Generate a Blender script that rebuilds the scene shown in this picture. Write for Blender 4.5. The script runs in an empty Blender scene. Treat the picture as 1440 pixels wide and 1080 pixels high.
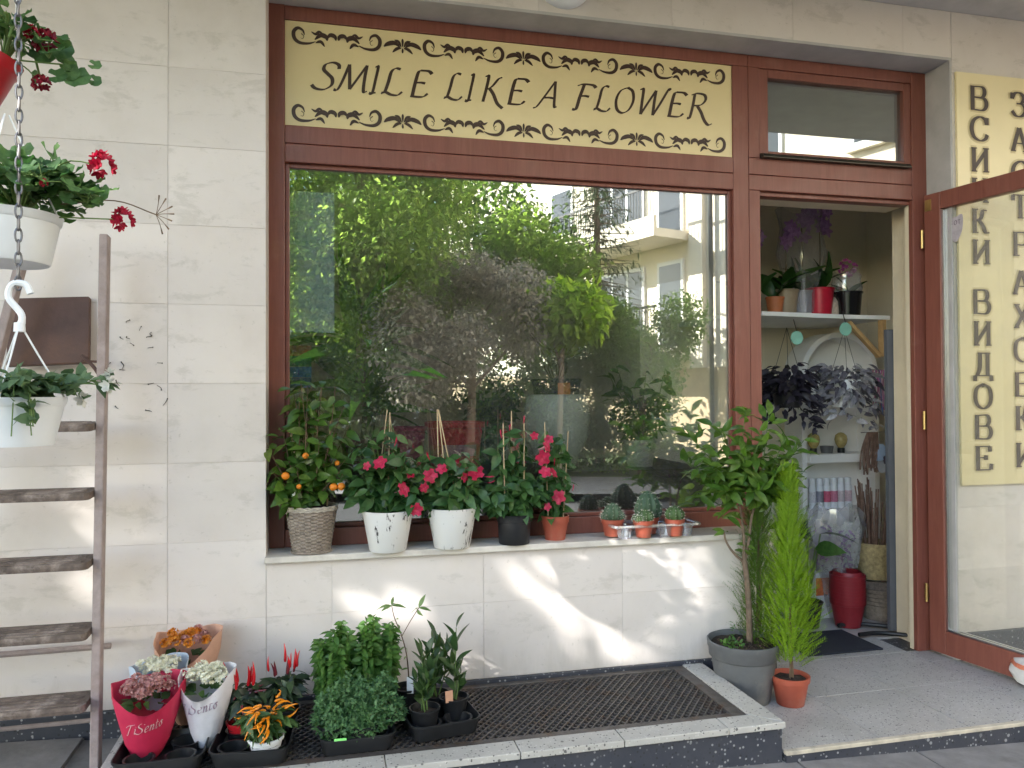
import bpy, bmesh, math, random
import numpy as np
from mathutils import Vector, Matrix

random.seed(7)
rng = np.random.default_rng(7)
SC = bpy.context.scene
COL = SC.collection
R = math.radians

# ------------------------------------------------------------------ camera
cam_d = bpy.data.cameras.new('camera')
cam = bpy.data.objects.new('camera', cam_d)
COL.objects.link(cam)
SC.camera = cam
cam_d.sensor_width = 36.0
cam_d.lens = 1089.4 / 1440.0 * 36.0
cam_d.clip_start, cam_d.clip_end = 0.05, 500.0
YAW, PIT, ROL = 0.2332, 0.0148, -0.0050
_f = Vector((math.sin(YAW) * math.cos(PIT), math.cos(YAW) * math.cos(PIT), math.sin(PIT)))
_r = Vector((math.cos(YAW), -math.sin(YAW), 0))
_u = _r.cross(_f)
_r2 = _r * math.cos(ROL) + _u * math.sin(ROL)
_u2 = -_r * math.sin(ROL) + _u * math.cos(ROL)
cam.matrix_world = Matrix(((_r2.x, _u2.x, -_f.x, 0.2329), (_r2.y, _u2.y, -_f.y, -3.1344),
                           (_r2.z, _u2.z, -_f.z, 1.2784), (0, 0, 0, 1)))

# ------------------------------------------------------------------ light
SUN = Vector((0.76, 0.42, -0.50)).normalized()      # the way the sunlight travels
world = bpy.data.worlds.new('World')
SC.world = world
world.use_nodes = True
wn = world.node_tree
sky = wn.nodes.new('ShaderNodeTexSky')
sky.sky_type = 'NISHITA'
sky.sun_disc = False
sky.sun_elevation = math.asin(-SUN.z)
sky.sun_rotation = math.atan2(-SUN.x, -SUN.y)
sky.air_density = 1.1
sky.dust_density = 0.7
bg = wn.nodes['Background']
wn.links.new(sky.outputs[0], bg.inputs[0])
bg.inputs[1].default_value = 0.15
sun_d = bpy.data.lights.new('sun', 'SUN')
sun_d.energy = 4.6
sun_d.angle = R(0.5)
sun_d.color = (1.0, 0.96, 0.905)
sun = bpy.data.objects.new('sun', sun_d)
COL.objects.link(sun)
sun.rotation_euler = SUN.to_track_quat('-Z', 'Y').to_euler()
sun.location = (-6, -6, 12)
SC.view_settings.view_transform = 'Standard'
SC.view_settings.look = 'None'
SC.view_settings.exposure = 2.15
SC.view_settings.gamma = 1.0
SC.render.engine = 'CYCLES'
SC.cycles.use_denoising = True
SC.cycles.max_bounces = 8
SC.cycles.diffuse_bounces = 6
SC.cycles.glossy_bounces = 4
SC.cycles.transmission_bounces = 6
SC.cycles.transparent_max_bounces = 16
SC.cycles.sample_clamp_indirect = 6.0
SC.cycles.caustics_reflective = False
SC.cycles.caustics_refractive = False

# ------------------------------------------------------------------ mesh helpers
def finish(me, smooth):
    if smooth:
        me.shade_smooth()
        me.set_sharp_from_angle(angle=R(40))

def obj(name, me, parent=None, loc=None, rot=None, scale=None):
    o = bpy.data.objects.new(name, me)
    COL.objects.link(o)
    if parent is not None: o.parent = parent
    if loc is not None: o.location = loc
    if rot is not None: o.rotation_euler = rot
    if scale is not None: o.scale = (scale,) * 3 if isinstance(scale, (int, float)) else scale
    return o

class MB:
    def __init__(s): s.v, s.f, s.mi = [], [], []
    def add(s, v, f, mi=0):
        n = len(s.v)
        s.v += [tuple(p) for p in v]
        s.f += [tuple(i + n for i in q) for q in f]
        s.mi += [mi] * len(f)
        return s
    def box(s, x0, x1, y0, y1, z0, z1, mi=0):
        v = [(x0, y0, z0), (x1, y0, z0), (x1, y1, z0), (x0, y1, z0), (x0, y0, z1), (x1, y0, z1), (x1, y1, z1), (x0, y1, z1)]
        return s.add(v, [(0, 3, 2, 1), (4, 5, 6, 7), (0, 1, 5, 4), (1, 2, 6, 5), (2, 3, 7, 6), (3, 0, 4, 7)], mi)
    def tube(s, pts, rad, n=8, caps=True, mi=0):
        pts = [Vector(p) for p in pts]
        k = len(pts)
        if isinstance(rad, (int, float)): rad = [rad] * k
        V = []
        prev = None
        for i, p in enumerate(pts):
            t = (pts[min(i + 1, k - 1)] - pts[max(i - 1, 0)]).normalized()
            if prev is None:
                a = Vector((0, 0, 1)) if abs(t.z) < .9 else Vector((1, 0, 0))
                u = t.cross(a).normalized()
            else:
                u = (prev - t * prev.dot(t)).normalized()
            prev = u
            w = t.cross(u)
            for j in range(n):
                an = 2 * math.pi * j / n
                V.append(p + (u * math.cos(an) + w * math.sin(an)) * rad[i])
        F = []
        for i in range(k - 1):
            for j in range(n):
                a, b = i * n + j, i * n + (j + 1) % n
                F.append((a, b, b + n, a + n))
        if caps:
            F.append(tuple(range(n - 1, -1, -1)))
            F.append(tuple((k - 1) * n + j for j in range(n)))
        return s.add(V, F, mi)
    def lathe(s, prof, n=24, c=(0, 0, 0), fn=None, close=False, mi=0):
        V, F = [], []
        for i, (r, z) in enumerate(prof):
            for j in range(n):
                an = 2 * math.pi * j / n
                rr, zz = (r, z) if fn is None else fn(r, z, an, i)
                V.append((c[0] + rr * math.cos(an), c[1] + rr * math.sin(an), c[2] + zz))
        k = len(prof)
        for i in range(k - 1):
            for j in range(n):
                a, b = i * n + j, i * n + (j + 1) % n
                F.append((a, b, b + n, a + n))
        if close:
            F.append(tuple(range(n - 1, -1, -1)))
            F.append(tuple((k - 1) * n + j for j in range(n)))
        return s.add(V, F, mi)
    def loft(s, loops, caps=(True, True), mi=0):
        n = len(loops[0]); V = [p for l in loops for p in l]; F = []
        for i in range(len(loops) - 1):
            for j in range(n):
                a, b = i * n + j, i * n + (j + 1) % n
                F.append((a, b, b + n, a + n))
        if caps[0]: F.append(tuple(range(n - 1, -1, -1)))
        if caps[1]: F.append(tuple((len(loops) - 1) * n + j for j in range(n)))
        return s.add(V, F, mi)
    def mesh(s, name, mats, smooth=False):
        me = bpy.data.meshes.new(name)
        me.from_pydata(s.v, [], s.f)
        for m in (mats if isinstance(mats, (list, tuple)) else [mats]): me.materials.append(m)
        if any(s.mi): me.polygons.foreach_set('material_index', s.mi)
        me.update()
        finish(me, smooth)
        return me
    def build(s, name, mats, parent=None, smooth=False, loc=None, rot=None, bevel=0):
        o = obj(name, s.mesh(name, mats, smooth), parent, loc, rot)
        if bevel:
            b = o.modifiers.new('edge', 'BEVEL'); b.width = bevel; b.segments = 2; b.limit_method = 'ANGLE'; b.angle_limit = R(50)
        return o

def rrect(w, d, z, r, n=4, c=(0, 0)):
    L = []
    for (sx, sy, a0) in ((1, 1, 0), (-1, 1, 90), (-1, -1, 180), (1, -1, 270)):
        for i in range(n + 1):
            a = R(a0 + 90 * i / n)
            L.append((c[0] + sx * (w / 2 - r) + r * math.cos(a), c[1] + sy * (d / 2 - r) + r * math.sin(a), z))
    return L

def mass(name, V, F, Ms, mat, parent=None, smooth=False, extra=None):
    """many small copies of one little mesh joined into one part; Ms: (N,3,4) transforms"""
    V = np.asarray(V, float); Ms = np.asarray(Ms, float)
    N, k = len(Ms), len(V)
    W = np.einsum('nij,kj->nki', Ms[:, :, :3], V) + Ms[:, None, :, 3]
    W = W.reshape(-1, 3)
    L = [len(f) for f in F]
    flat = np.concatenate([np.array(f) for f in F])
    idx = (flat[None, :] + (np.arange(N) * k)[:, None]).reshape(-1)
    sizes = np.tile(L, N)
    ex = extra
    if ex is not None:
        ev = np.array(ex.v); ef = ex.f
        idx = np.concatenate([idx, np.concatenate([np.array(f) for f in ef]) + len(W)])
        sizes = np.concatenate([sizes, [len(f) for f in ef]])
        W = np.concatenate([W, ev])
    me = bpy.data.meshes.new(name)
    me.vertices.add(len(W)); me.vertices.foreach_set('co', W.reshape(-1))
    me.loops.add(len(idx)); me.loops.foreach_set('vertex_index', idx.astype(np.int32))
    st = np.concatenate([[0], np.cumsum(sizes)[:-1]]).astype(np.int32)
    me.polygons.add(len(sizes)); me.polygons.foreach_set('loop_start', st)
    me.update(calc_edges=True); me.validate()
    mats = mat if isinstance(mat, (list, tuple)) else [mat]
    for m in mats: me.materials.append(m)
    if ex is not None and len(mats) > 1:
        mi = np.zeros(len(sizes), np.int32); mi[N * len(L):] = 1
        me.polygons.foreach_set('material_index', mi)
    if smooth: me.shade_smooth()
    o = obj(name, me, parent)
    o['kind'] = 'stuff'
    return o

def leaf_mesh(L=1, W=.4, fold=.25, droop=.2, seg=4, tipw=.0, wave=0, shape=.8):
    """a leaf along +X with a folded midrib and a bend; base at the origin"""
    V, F = [], []
    for i in range(seg + 1):
        t = i / seg
        w = W / 2 * max(math.sin(math.pi * min(t ** shape, 1)), 0) if 0 < t < 1 else 0
        if t == 1: w = W / 2 * tipw
        if t == 0: w = W * .03
        x = L * t * (1 - .15 * droop * t); z = -droop * L * t * t
        zz = z + fold * w + wave * W * math.sin(i * 2.4)
        V += [(x, -w, zz), (x, 0, z), (x, w, z + fold * w - wave * W * math.sin(i * 2.4))]
    for i in range(seg):
        a = i * 3
        F += [(a, a + 3, a + 4, a + 1), (a + 1, a + 4, a + 5, a + 2)]
    return V, F

def leaf_data(name, mat, **k):
    V, F = leaf_mesh(**k)
    me = bpy.data.meshes.new(name); me.from_pydata(V, [], F); me.materials.append(mat); me.shade_smooth(); me.update()
    return me

def frame_of(d, up=(0, 0, 1), roll=0.0):
    x = Vector(d).normalized(); up = Vector(up)
    if abs(x.dot(up)) > .98: up = Vector((1, 0, 0.1))
    z = (up - x * x.dot(up)).normalized(); y = z.cross(x)
    if roll:
        q = Matrix.Rotation(roll, 3, x); z = q @ z; y = q @ y
    return x, y, z

def M34(p, d, s=1, up=(0, 0, 1), roll=0.0):
    x, y, z = frame_of(d, up, roll)
    return np.array([[x.x * s, y.x * s, z.x * s, p[0]], [x.y * s, y.y * s, z.y * s, p[1]], [x.z * s, y.z * s, z.z * s, p[2]]])

def put(name, me, parent, p, d, s=1, up=None, roll=0.0):
    if up is None:
        # blades hang at all angles and turn their faces outwards, towards the light of the street
        up = (random.uniform(-.7, .7), random.uniform(-1.15, .25), random.uniform(.35, 1)) if 'leaf' in name else (0, 0, 1)
    o = bpy.data.objects.new(name, me); COL.objects.link(o); o.parent = parent
    m = M34(p, d, s, up, roll)
    o.matrix_basis = Matrix([list(m[0]), list(m[1]), list(m[2]), [0, 0, 0, 1]])
    return o

def tag(o, label, cat, group=None, kind=None):
    o['label'] = label
    if cat: o['category'] = cat
    if group: o['group'] = group
    if kind: o['kind'] = kind
    return o

def thing(name, label, cat, loc=(0, 0, 0), rz=0, group=None):
    o = obj(name, None, None, loc, (0, 0, rz)); o.empty_display_size = .1
    return tag(o, label, cat, group)

def struct(o, label):
    o['kind'] = 'structure'; o['label'] = label
    return o

def U(a, b): return random.uniform(a, b)
def curve(pts, n=8):
    """Catmull-Rom through points"""
    P = [np.array(p, float) for p in pts]
    if len(P) < 3: return [tuple(P[0] + (P[1] - P[0]) * i / n) for i in range(n + 1)]
    Q = [2 * P[0] - P[1]] + P + [2 * P[-1] - P[-2]]
    out = []
    for i in range(1, len(Q) - 2):
        a, b, c, d = Q[i - 1:i + 3]
        for j in range(n):
            t = j / n
            out.append(tuple(.5 * (2 * b + (c - a) * t + (2 * a - 5 * b + 4 * c - d) * t * t + (3 * b - a - 3 * c + d) * t ** 3)))
    out.append(tuple(P[-1]))
    return out

# ------------------------------------------------------------------ materials
def nmat(name):
    m = bpy.data.materials.new(name); m.use_nodes = True
    nt = m.node_tree; b = nt.nodes['Principled BSDF']
    return m, nt, b
def node(nt, t, **k):
    n = nt.nodes.new(t)
    for a, v in k.items():
        if a == 'ins':
            for i, w in v.items(): n.inputs[i].default_value = w
        else: setattr(n, a, v)
    return n
def ramp(nt, src, stops):
    r = nt.nodes.new('ShaderNodeValToRGB')
    e = r.color_ramp.elements
    while len(e) < len(stops): e.new(.5)
    for q, (p, c) in zip(e, stops):
        q.position = p; q.color = (*c, 1) if len(c) == 3 else c
    nt.links.new(src, r.inputs[0])
    return r.outputs[0]
def mixc(nt, a, b, fac, mode='MIX'):
    n = nt.nodes.new('ShaderNodeMix'); n.data_type = 'RGBA'; n.blend_type = mode
    for s, v in ((0, fac), (6, a), (7, b)):
        if hasattr(v, 'type') and hasattr(v, 'links'): nt.links.new(v, n.inputs[s])
        else: n.inputs[s].default_value = v if s == 0 else (*v, 1)
    return n.outputs[2]
def noise(nt, vec, scale, detail=4, rough=.6, dist=0):
    n = node(nt, 'ShaderNodeTexNoise', ins={'Scale': scale, 'Detail': detail, 'Roughness': rough, 'Distortion': dist})
    nt.links.new(vec, n.inputs['Vector'])
    return n.outputs['Fac']
def coords(nt, kind='Object', scale=None):
    t = nt.nodes.new('ShaderNodeTexCoord')
    if scale is None: return t.outputs[kind]
    m = nt.nodes.new('ShaderNodeMapping'); m.inputs['Scale'].default_value = scale
    nt.links.new(t.outputs[kind], m.inputs['Vector'])
    return m.outputs[0]
def wpos(nt, scale=None):
    g = nt.nodes.new('ShaderNodeNewGeometry')
    if scale is None: return g.outputs['Position']
    m = nt.nodes.new('ShaderNodeMapping'); m.inputs['Scale'].default_value = scale
    nt.links.new(g.outputs['Position'], m.inputs['Vector'])
    return m.outputs[0]
def bump(nt, b, h, strength=.2, dist=.01):
    n = node(nt, 'ShaderNodeBump', ins={'Strength': strength, 'Distance': dist})
    nt.links.new(h, n.inputs['Height']); nt.links.new(n.outputs[0], b.inputs['Normal'])

def plain(name, col, rough=.5, var=.12, scale=14, bumpy=0.0, metal=0.0, spec=.5, dirt=None):
    m, nt, b = nmat(name)
    v = coords(nt)
    f = noise(nt, v, scale, 5)
    lo = tuple(max(0, c * (1 - var)) for c in col); hi = tuple(min(1, c * (1 + var)) for c in col)
    c = ramp(nt, f, [(.3, lo), (.7, hi)])
    if dirt:
        d = noise(nt, v, scale * .35, 8, .7)
        k = ramp(nt, d, [(.52, (0, 0, 0)), (.72, (1, 1, 1))])
        c = mixc(nt, c, dirt, k)
    nt.links.new(c, b.inputs['Base Color'])
    b.inputs['Roughness'].default_value = rough
    b.inputs['Metallic'].default_value = metal
    b.inputs['Specular IOR Level'].default_value = spec
    if bumpy: bump(nt, b, noise(nt, v, scale * 3, 6), bumpy)
    return m

def leafmat(name, c1, c2, trans=.35, rough=.42, tip=None, spec=.4, vein=None):
    """leaf colour varies from leaf to leaf; light also comes through the blade"""
    m, nt, b = nmat(name)
    if name.endswith(('leaf', 'spray')): c1, c2 = tuple(min(.9, q * 1.35) for q in c1), tuple(min(.9, q * 1.35) for q in c2)
    oi = nt.nodes.new('ShaderNodeObjectInfo'); g = nt.nodes.new('ShaderNodeNewGeometry')
    a = node(nt, 'ShaderNodeMath', operation='ADD'); fr = node(nt, 'ShaderNodeMath', operation='FRACT')
    nt.links.new(oi.outputs['Random'], a.inputs[0]); nt.links.new(g.outputs['Random Per Island'], a.inputs[1]); nt.links.new(a.outputs[0], fr.inputs[0])
    stops = [(0, c1), (1, c2)]
    if tip: stops = [(0, c1), (.8, c2), (1, tip)]
    c = ramp(nt, fr.outputs[0], stops)
    f = noise(nt, wpos(nt), 60, 3)
    c = mixc(nt, c, tuple(.6 * q for q in c1), ramp(nt, f, [(.35, (.5, .5, .5)), (.65, (0, 0, 0))]))
    nt.links.new(c, b.inputs['Base Color'])
    b.inputs['Roughness'].default_value = rough
    b.inputs['Specular IOR Level'].default_value = spec
    t = nt.nodes.new('ShaderNodeBsdfTranslucent')
    hs = node(nt, 'ShaderNodeHueSaturation', ins={'Saturation': 1.15, 'Value': 1.5})
    nt.links.new(c, hs.inputs['Color']); nt.links.new(hs.outputs[0], t.inputs['Color'])
    mx = nt.nodes.new('ShaderNodeMixShader'); mx.inputs[0].default_value = trans
    nt.links.new(b.outputs[0], mx.inputs[1]); nt.links.new(t.outputs[0], mx.inputs[2])
    nt.links.new(mx.outputs[0], nt.nodes['Material Output'].inputs['Surface'])
    return m

def stone_mat():
    m, nt, b = nmat('limestone_cladding')
    oi = nt.nodes.new('ShaderNodeObjectInfo')
    off = node(nt, 'ShaderNodeVectorMath', operation='SCALE'); off.inputs[0].default_value = (17, 9, 13)
    nt.links.new(oi.outputs['Random'], off.inputs['Scale'])
    ad = node(nt, 'ShaderNodeVectorMath', operation='ADD')
    nt.links.new(wpos(nt), ad.inputs[0]); nt.links.new(off.outputs[0], ad.inputs[1])
    v = ad.outputs[0]
    c = ramp(nt, noise(nt, v, 2.6, 7, .62, .2), [(.25, (.595, .546, .508)), (.5, (.667, .619, .588)), (.78, (.705, .66, .635))])
    mp = nt.nodes.new('ShaderNodeMapping'); mp.inputs['Scale'].default_value = (1, 1, 2.2); nt.links.new(v, mp.inputs['Vector'])
    k = ramp(nt, noise(nt, mp.outputs[0], 5.5, 9, .72, .35), [(.55, (0, 0, 0)), (.64, (.42, .42, .42)), (.74, (.1, .1, .1))])
    c = mixc(nt, c, (.44, .41, .37), k)
    d = ramp(nt, noise(nt, v, 46, 3), [(.66, (0, 0, 0)), (.74, (.5, .5, .5))])
    c = mixc(nt, c, (.45, .42, .38), d)
    t = nt.nodes.new('ShaderNodeMath'); t.operation = 'MULTIPLY_ADD'; t.inputs[1].default_value = .12; t.inputs[2].default_value = .94
    nt.links.new(oi.outputs['Random'], t.inputs[0])
    hs = nt.nodes.new('ShaderNodeHueSaturation'); nt.links.new(c, hs.inputs['Color']); nt.links.new(t.outputs[0], hs.inputs['Value'])
    # dirt splashed up from the ground
    sp = nt.nodes.new('ShaderNodeSeparateXYZ'); nt.links.new(wpos(nt), sp.inputs[0])
    n2 = noise(nt, wpos(nt, (5, 5, 1.2)), 2.0, 7, .7)
    su = node(nt, 'ShaderNodeMath', operation='MULTIPLY_ADD', ins={1: .5, 2: 0.0}); nt.links.new(n2, su.inputs[0])
    sb = node(nt, 'ShaderNodeMath', operation='SUBTRACT'); nt.links.new(su.outputs[0], sb.inputs[0]); nt.links.new(sp.outputs[2], sb.inputs[1])
    dk = ramp(nt, sb.outputs[0], [(.02, (0, 0, 0)), (.2, (.45, .45, .45))])
    c2 = mixc(nt, hs.outputs[0], (.36, .33, .29), dk)
    nt.links.new(c2, b.inputs['Base Color'])
    b.inputs['Roughness'].default_value = .62
    bump(nt, b, noise(nt, v, 55, 6, .7), .12, .004)
    return m

def terrazzo(name, base, dark, light, scale=110, rough=.5, dirt=(.2, .19, .17), amt=.5):
    m, nt, b = nmat(name)
    v = wpos(nt)
    vo = node(nt, 'ShaderNodeTexVoronoi', ins={'Scale': scale}); nt.links.new(v, vo.inputs['Vector'])
    sep = nt.nodes.new('ShaderNodeSeparateColor'); nt.links.new(vo.outputs['Color'], sep.inputs[0])
    c = ramp(nt, sep.outputs[0], [(0, dark), (.16, dark), (.22, base), (.78, base), (.84, light), (1, light)])
    edge = ramp(nt, vo.outputs['Distance'], [(.28, (0, 0, 0)), (.42, (1, 1, 1))])
    c = mixc(nt, c, base, edge)
    vo2 = node(nt, 'ShaderNodeTexVoronoi', ins={'Scale': scale * .42}); nt.links.new(v, vo2.inputs['Vector'])
    s2 = nt.nodes.new('ShaderNodeSeparateColor'); nt.links.new(vo2.outputs['Color'], s2.inputs[0])
    k2 = ramp(nt, s2.outputs[1], [(.90, (0, 0, 0)), (.92, (1, 1, 1))])
    e2 = ramp(nt, vo2.outputs['Distance'], [(.2, (1, 1, 1)), (.28, (0, 0, 0))])
    mm = mixc(nt, k2, e2, 1.0, 'MULTIPLY')
    c = mixc(nt, c, dark if base[0] > .2 else light, mm)
    dn = ramp(nt, noise(nt, v, 2.6, 9, .68), [(.4, (0, 0, 0)), (.75, (amt, amt, amt))])
    c = mixc(nt, c, dirt, dn)
    nt.links.new(c, b.inputs['Base Color'])
    b.inputs['Roughness'].default_value = rough
    bump(nt, b, noise(nt, v, 160, 4), .1, .003)
    return m

def wood_paint():
    m, nt, b = nmat('mahogany_stain')
    g = noise(nt, coords(nt, 'Object', (55, 55, 4)), 1.0, 6, .7, .8)
    c = ramp(nt, g, [(.2, (.15, .046, .033)), (.55, (.20, .067, .048)), (.85, (.235, .086, .063))])
    w = ramp(nt, noise(nt, wpos(nt), 5, 8, .72), [(.58, (0, 0, 0)), (.78, (.45, .45, .45))])
    c = mixc(nt, c, (.28, .15, .112), w)
    nt.links.new(c, b.inputs['Base Color'])
    rr = ramp(nt, noise(nt, wpos(nt), 9, 6), [(.3, (.3, .3, .3)), (.7, (.52, .52, .52))])
    nt.links.new(rr, b.inputs['Roughness'])
    bump(nt, b, g, .12, .003)
    return m

def glassmat(name, refl, tint=(.93, .97, .95), rough=0.0, film=None):
    m, nt, b = nmat(name)
    nt.nodes.remove(b)
    t = nt.nodes.new('ShaderNodeBsdfTransparent'); t.inputs[0].default_value = (*tint, 1)
    g = nt.nodes.new('ShaderNodeBsdfGlossy'); g.inputs['Roughness'].default_value = rough
    g.inputs['Color'].default_value = (.97, 1, .98, 1)
    lw = node(nt, 'ShaderNodeLayerWeight', ins={'Blend': .25})
    ma = node(nt, 'ShaderNodeMath', operation='MULTIPLY_ADD', ins={1: .5, 2: refl}); ma.use_clamp = True
    nt.links.new(lw.outputs['Fresnel'], ma.inputs[0])
    mx = nt.nodes.new('ShaderNodeMixShader')
    nt.links.new(ma.outputs[0], mx.inputs[0]); nt.links.new(t.outputs[0], mx.inputs[1]); nt.links.new(g.outputs[0], mx.inputs[2])
    out = mx.outputs[0]
    if film:
        d = nt.nodes.new('ShaderNodeBsdfDiffuse'); d.inputs[0].default_value = (.8, .8, .78, 1)
        m2 = nt.nodes.new('ShaderNodeMixShader')
        k = ramp(nt, noise(nt, wpos(nt), 3.5, 7, .7), [(.35, (film * .4,) * 3), (.8, (film * 1.8,) * 3)])
        nt.links.new(k, m2.inputs[0])
        nt.links.new(out, m2.inputs[1]); nt.links.new(d.outputs[0], m2.inputs[2]); out = m2.outputs[0]
    nt.links.new(out, nt.nodes['Material Output'].inputs['Surface'])
    return m

STONE = stone_mat()
TERR = terrazzo('pale_terrazzo', (.50, .49, .46), (.10, .10, .10), (.62, .61, .58))
TERR_T = terrazzo('grey_terrazzo_tile', (.42, .41, .40), (.09, .09, .10), (.58, .57, .56), 130, .45)
DARKT = terrazzo('dark_terrazzo', (.035, .04, .055), (.015, .016, .02), (.34, .35, .36), 85, .4, (.09, .09, .10), .6)
WOOD = wood_paint()
GLASS = glassmat('reflective_window_glass', .33, (.98, 1, .99), 0, .02)
GLASS_D = glassmat('clear_door_glass', .05, (.94, .96, .95), 0, .05)
GLASS_T = glassmat('transom_glass', .28, (.75, .79, .77))
PLASTER = plain('cream_interior_plaster', (.84, .78, .64), .8, .04, 5)
PLASTER_W = plain('white_plaster', (.86, .855, .83), .8, .05, 5)
GREYPL = plain('grey_soffit_plaster', (.44, .43, .43), .85, .12, 7, .1)
SIGNY = plain('yellow_sign_board', (.70, .58, .32), .26, .05, 3)
SIGNY2 = plain('pale_yellow_wall_sign', (.76, .66, .40), .35, .05, 3)
INK = plain('dark_brown_vinyl', (.045, .022, .014), .4, .1, 20)
INK2 = plain('dark_letter_print', (.05, .035, .03), .5, .1, 20)
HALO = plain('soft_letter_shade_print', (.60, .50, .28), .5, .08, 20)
STEEL = plain('grey_steel', (.30, .30, .31), .38, .15, 20, metal=.9)
IRON = plain('dark_rusty_iron', (.115, .105, .10), .5, .3, 30, .15, .5, dirt=(.12, .075, .05))
ALU = plain('brushed_aluminium', (.72, .72, .72), .25, .05, 20, metal=1)
BRASS = plain('worn_brass', (.5, .36, .14), .35, .15, 20, metal=.9)
BLACKPL = plain('black_plastic', (.014, .015, .017), .38, .25, 18, .05)
GREYPLAS = plain('dusty_grey_plastic', (.115, .12, .125), .5, .18, 12, .05, dirt=(.22, .21, .19))
TERRAC = plain('terracotta_plastic', (.34, .075, .042), .5, .12, 16, .04, dirt=(.32, .13, .09))
WHITEPL = plain('white_plastic', (.74, .77, .80), .4, .04, 10)
REDPL = plain('red_plastic', (.45, .012, .02), .35, .12, 12)
SOIL = plain('dark_potting_soil', (.035, .024, .017), .95, .6, 90, .9)
BARK = plain('grey_brown_bark', (.16, .115, .08), .9, .35, 35, .6)
STEMG = plain('green_stem', (.10, .17, .04), .6, .2, 30)
STEMB = plain('brown_stem', (.13, .085, .05), .8, .25, 40)
STICK = plain('bamboo_cane', (.50, .37, .22), .6, .2, 30)
ASPH = plain('grey_asphalt', (.055, .055, .058), .9, .3, 40, .5)
PAVE = plain('grey_concrete_paving', (.20, .195, .195), .85, .2, 9, .3, dirt=(.11, .105, .10))

# ================================================================== SETTING
def gz(x): return 0.05 - 0.035 * (x + 0.75)          # the street falls gently to the right
def tilted(x0, x1, y0, y1, dz, th, nx=1):
    m = MB()
    for i in range(nx):
        a = x0 + (x1 - x0) * i / nx; b = x0 + (x1 - x0) * (i + 1) / nx
        m.add([(a, y0, gz(a) + dz), (b, y0, gz(b) + dz), (b, y1, gz(b) + dz), (a, y1, gz(a) + dz)], [(0, 1, 2, 3)])
    return m
road = struct(tilted(-120, 120, -160, -2.4, -.14, 0, 4).build('road', ASPH), 'grey asphalt street in front of the shop')
pav = struct(tilted(-40, 40, -2.4, 0.3, -.014, 0, 4).build('pavement', PAVE), 'grey paving in front of the shop')
kb = MB()
for i in range(40):
    a = -20 + i; kb.add([(a + dx, y, gz(a + dx) + z) for dx in (.004, .996) for y in (-2.55, -2.4) for z in (-.2, .0)],
                        [(0, 1, 3, 2), (4, 6, 7, 5), (0, 4, 5, 1), (1, 5, 7, 3), (2, 3, 7, 6), (0, 2, 6, 4)])
kb.build('kerb', PAVE, pav)
far_pav = struct(tilted(-40, 40, -9.5, -7.0, -.02, 0, 4).build('far_pavement', PAVE), 'pavement across the street')
lawn_m = plain('green_ground_cover', (.05, .085, .02), .9, .4, 8, .5)
struct(tilted(-40, 40, -40, -9.5, -.03, 0, 4).build('lawn', lawn_m), 'planted ground across the street')
slab = MB().box(.004, .496, .004, .496, -.03, 0).mesh('paving_slab', PAVE)
for i in range(-4, 9):
    for j in range(-4, 0):
        x, y = i * .5 - .13, j * .5 - .02
        if -.5 < x + .25 < 1.85 and y + .25 > -.62: continue
        if x > 1.7 and y + .25 > -.6: continue
        o = obj('paving_slab', slab, pav, (x, y, gz(x) + U(-.003, .003)), (U(-.004, .004), .035, 0))

# ---- the shop building
ZL, XR, REC, SILL = 2.902, 3.173, .155, .663
bld = thing('shop_building', 'pale stone-clad shop building around the brown window and door', 'building', (0, 0, 0))
core = MB()
core.box(-9, -.001, .002, .4, -.3, 3.15)                 # left of the window
core.box(0, XR, .002, .4, ZL + .002, 3.15)           # lintel
core.box(0, 2.199, .002, .4, -.3, .6355)               # breast below the sill
core.box(XR + .001, 10, .002, .4, -.3, 3.15)                # right of the door
core.build('wall', STONE, bld)
rv = MB()
rv.box(0, XR - .0005, .0, .16, ZL - .012, ZL + .001)
rv.box(XR - .012, XR, .0, .16, 0, ZL - .0125)
rv.build('window_reveal', GREYPL, bld)
MB().box(-9, 10, -1.38, 7, 3.15, 11).build('upper_storeys', STONE, bld)
soff = MB().box(-9, 10, -1.37, .0, 3.128, 3.149).build('soffit', GREYPL, bld)
z0 = 2.5295
def panels(x0, x1, zlo, zhi, xj, zj):
    xs = [x0] + [x for x in xj if x0 < x < x1] + [x1]
    zs = [zlo] + sorted(z for z in zj if zlo < z < zhi) + [zhi]
    for i in range(len(xs) - 1):
        for j in range(len(zs) - 1):
            g = .0008
            w, h = xs[i + 1] - xs[i], zs[j + 1] - zs[j]
            if w < .02 or h < .02: continue
            m = MB().box(g, w - g, 0, .0215, g, h - g)
            m.build('stone_panel', STONE, bld, loc=(xs[i], U(-.0008, .0008), zs[j]), bevel=.0008)
rows = [z0 + .3 * k for k in range(3, -9, -1)]
panels(-3.354, 0, .13, 3.127, [-.354 - .6 * k for k in range(1, 5)][::-1] + [-.354], rows)
panels(0, 2.20, .12, .636, [.247, .853, 1.459, 2.065], [rows[10]])
panels(0, XR, ZL, 3.127, [.5, 1.1, 1.71, 2.31, 2.9], [])
panels(XR, 4.9, .13, 3.127, [3.77, 4.37], rows)
sl = MB().box(-.004, 2.19, -.026, .16, .638, SILL)
sl.build('window_sill', plain('pale_sill_stone', (.60, .57, .52), .55, .12, 10, .1, dirt=(.42, .39, .35)), bld, bevel=.003)
pl = MB().box(-3.3, -.001, -.012, .02, -.02, .1285); pl.box(-.001, 2.19, -.012, .02, -.1, .1185); pl.box(XR + .01, 4.9, -.012, .02, -.02, .1285)
pl.build('plinth', DARKT, bld, bevel=.002)

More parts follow.
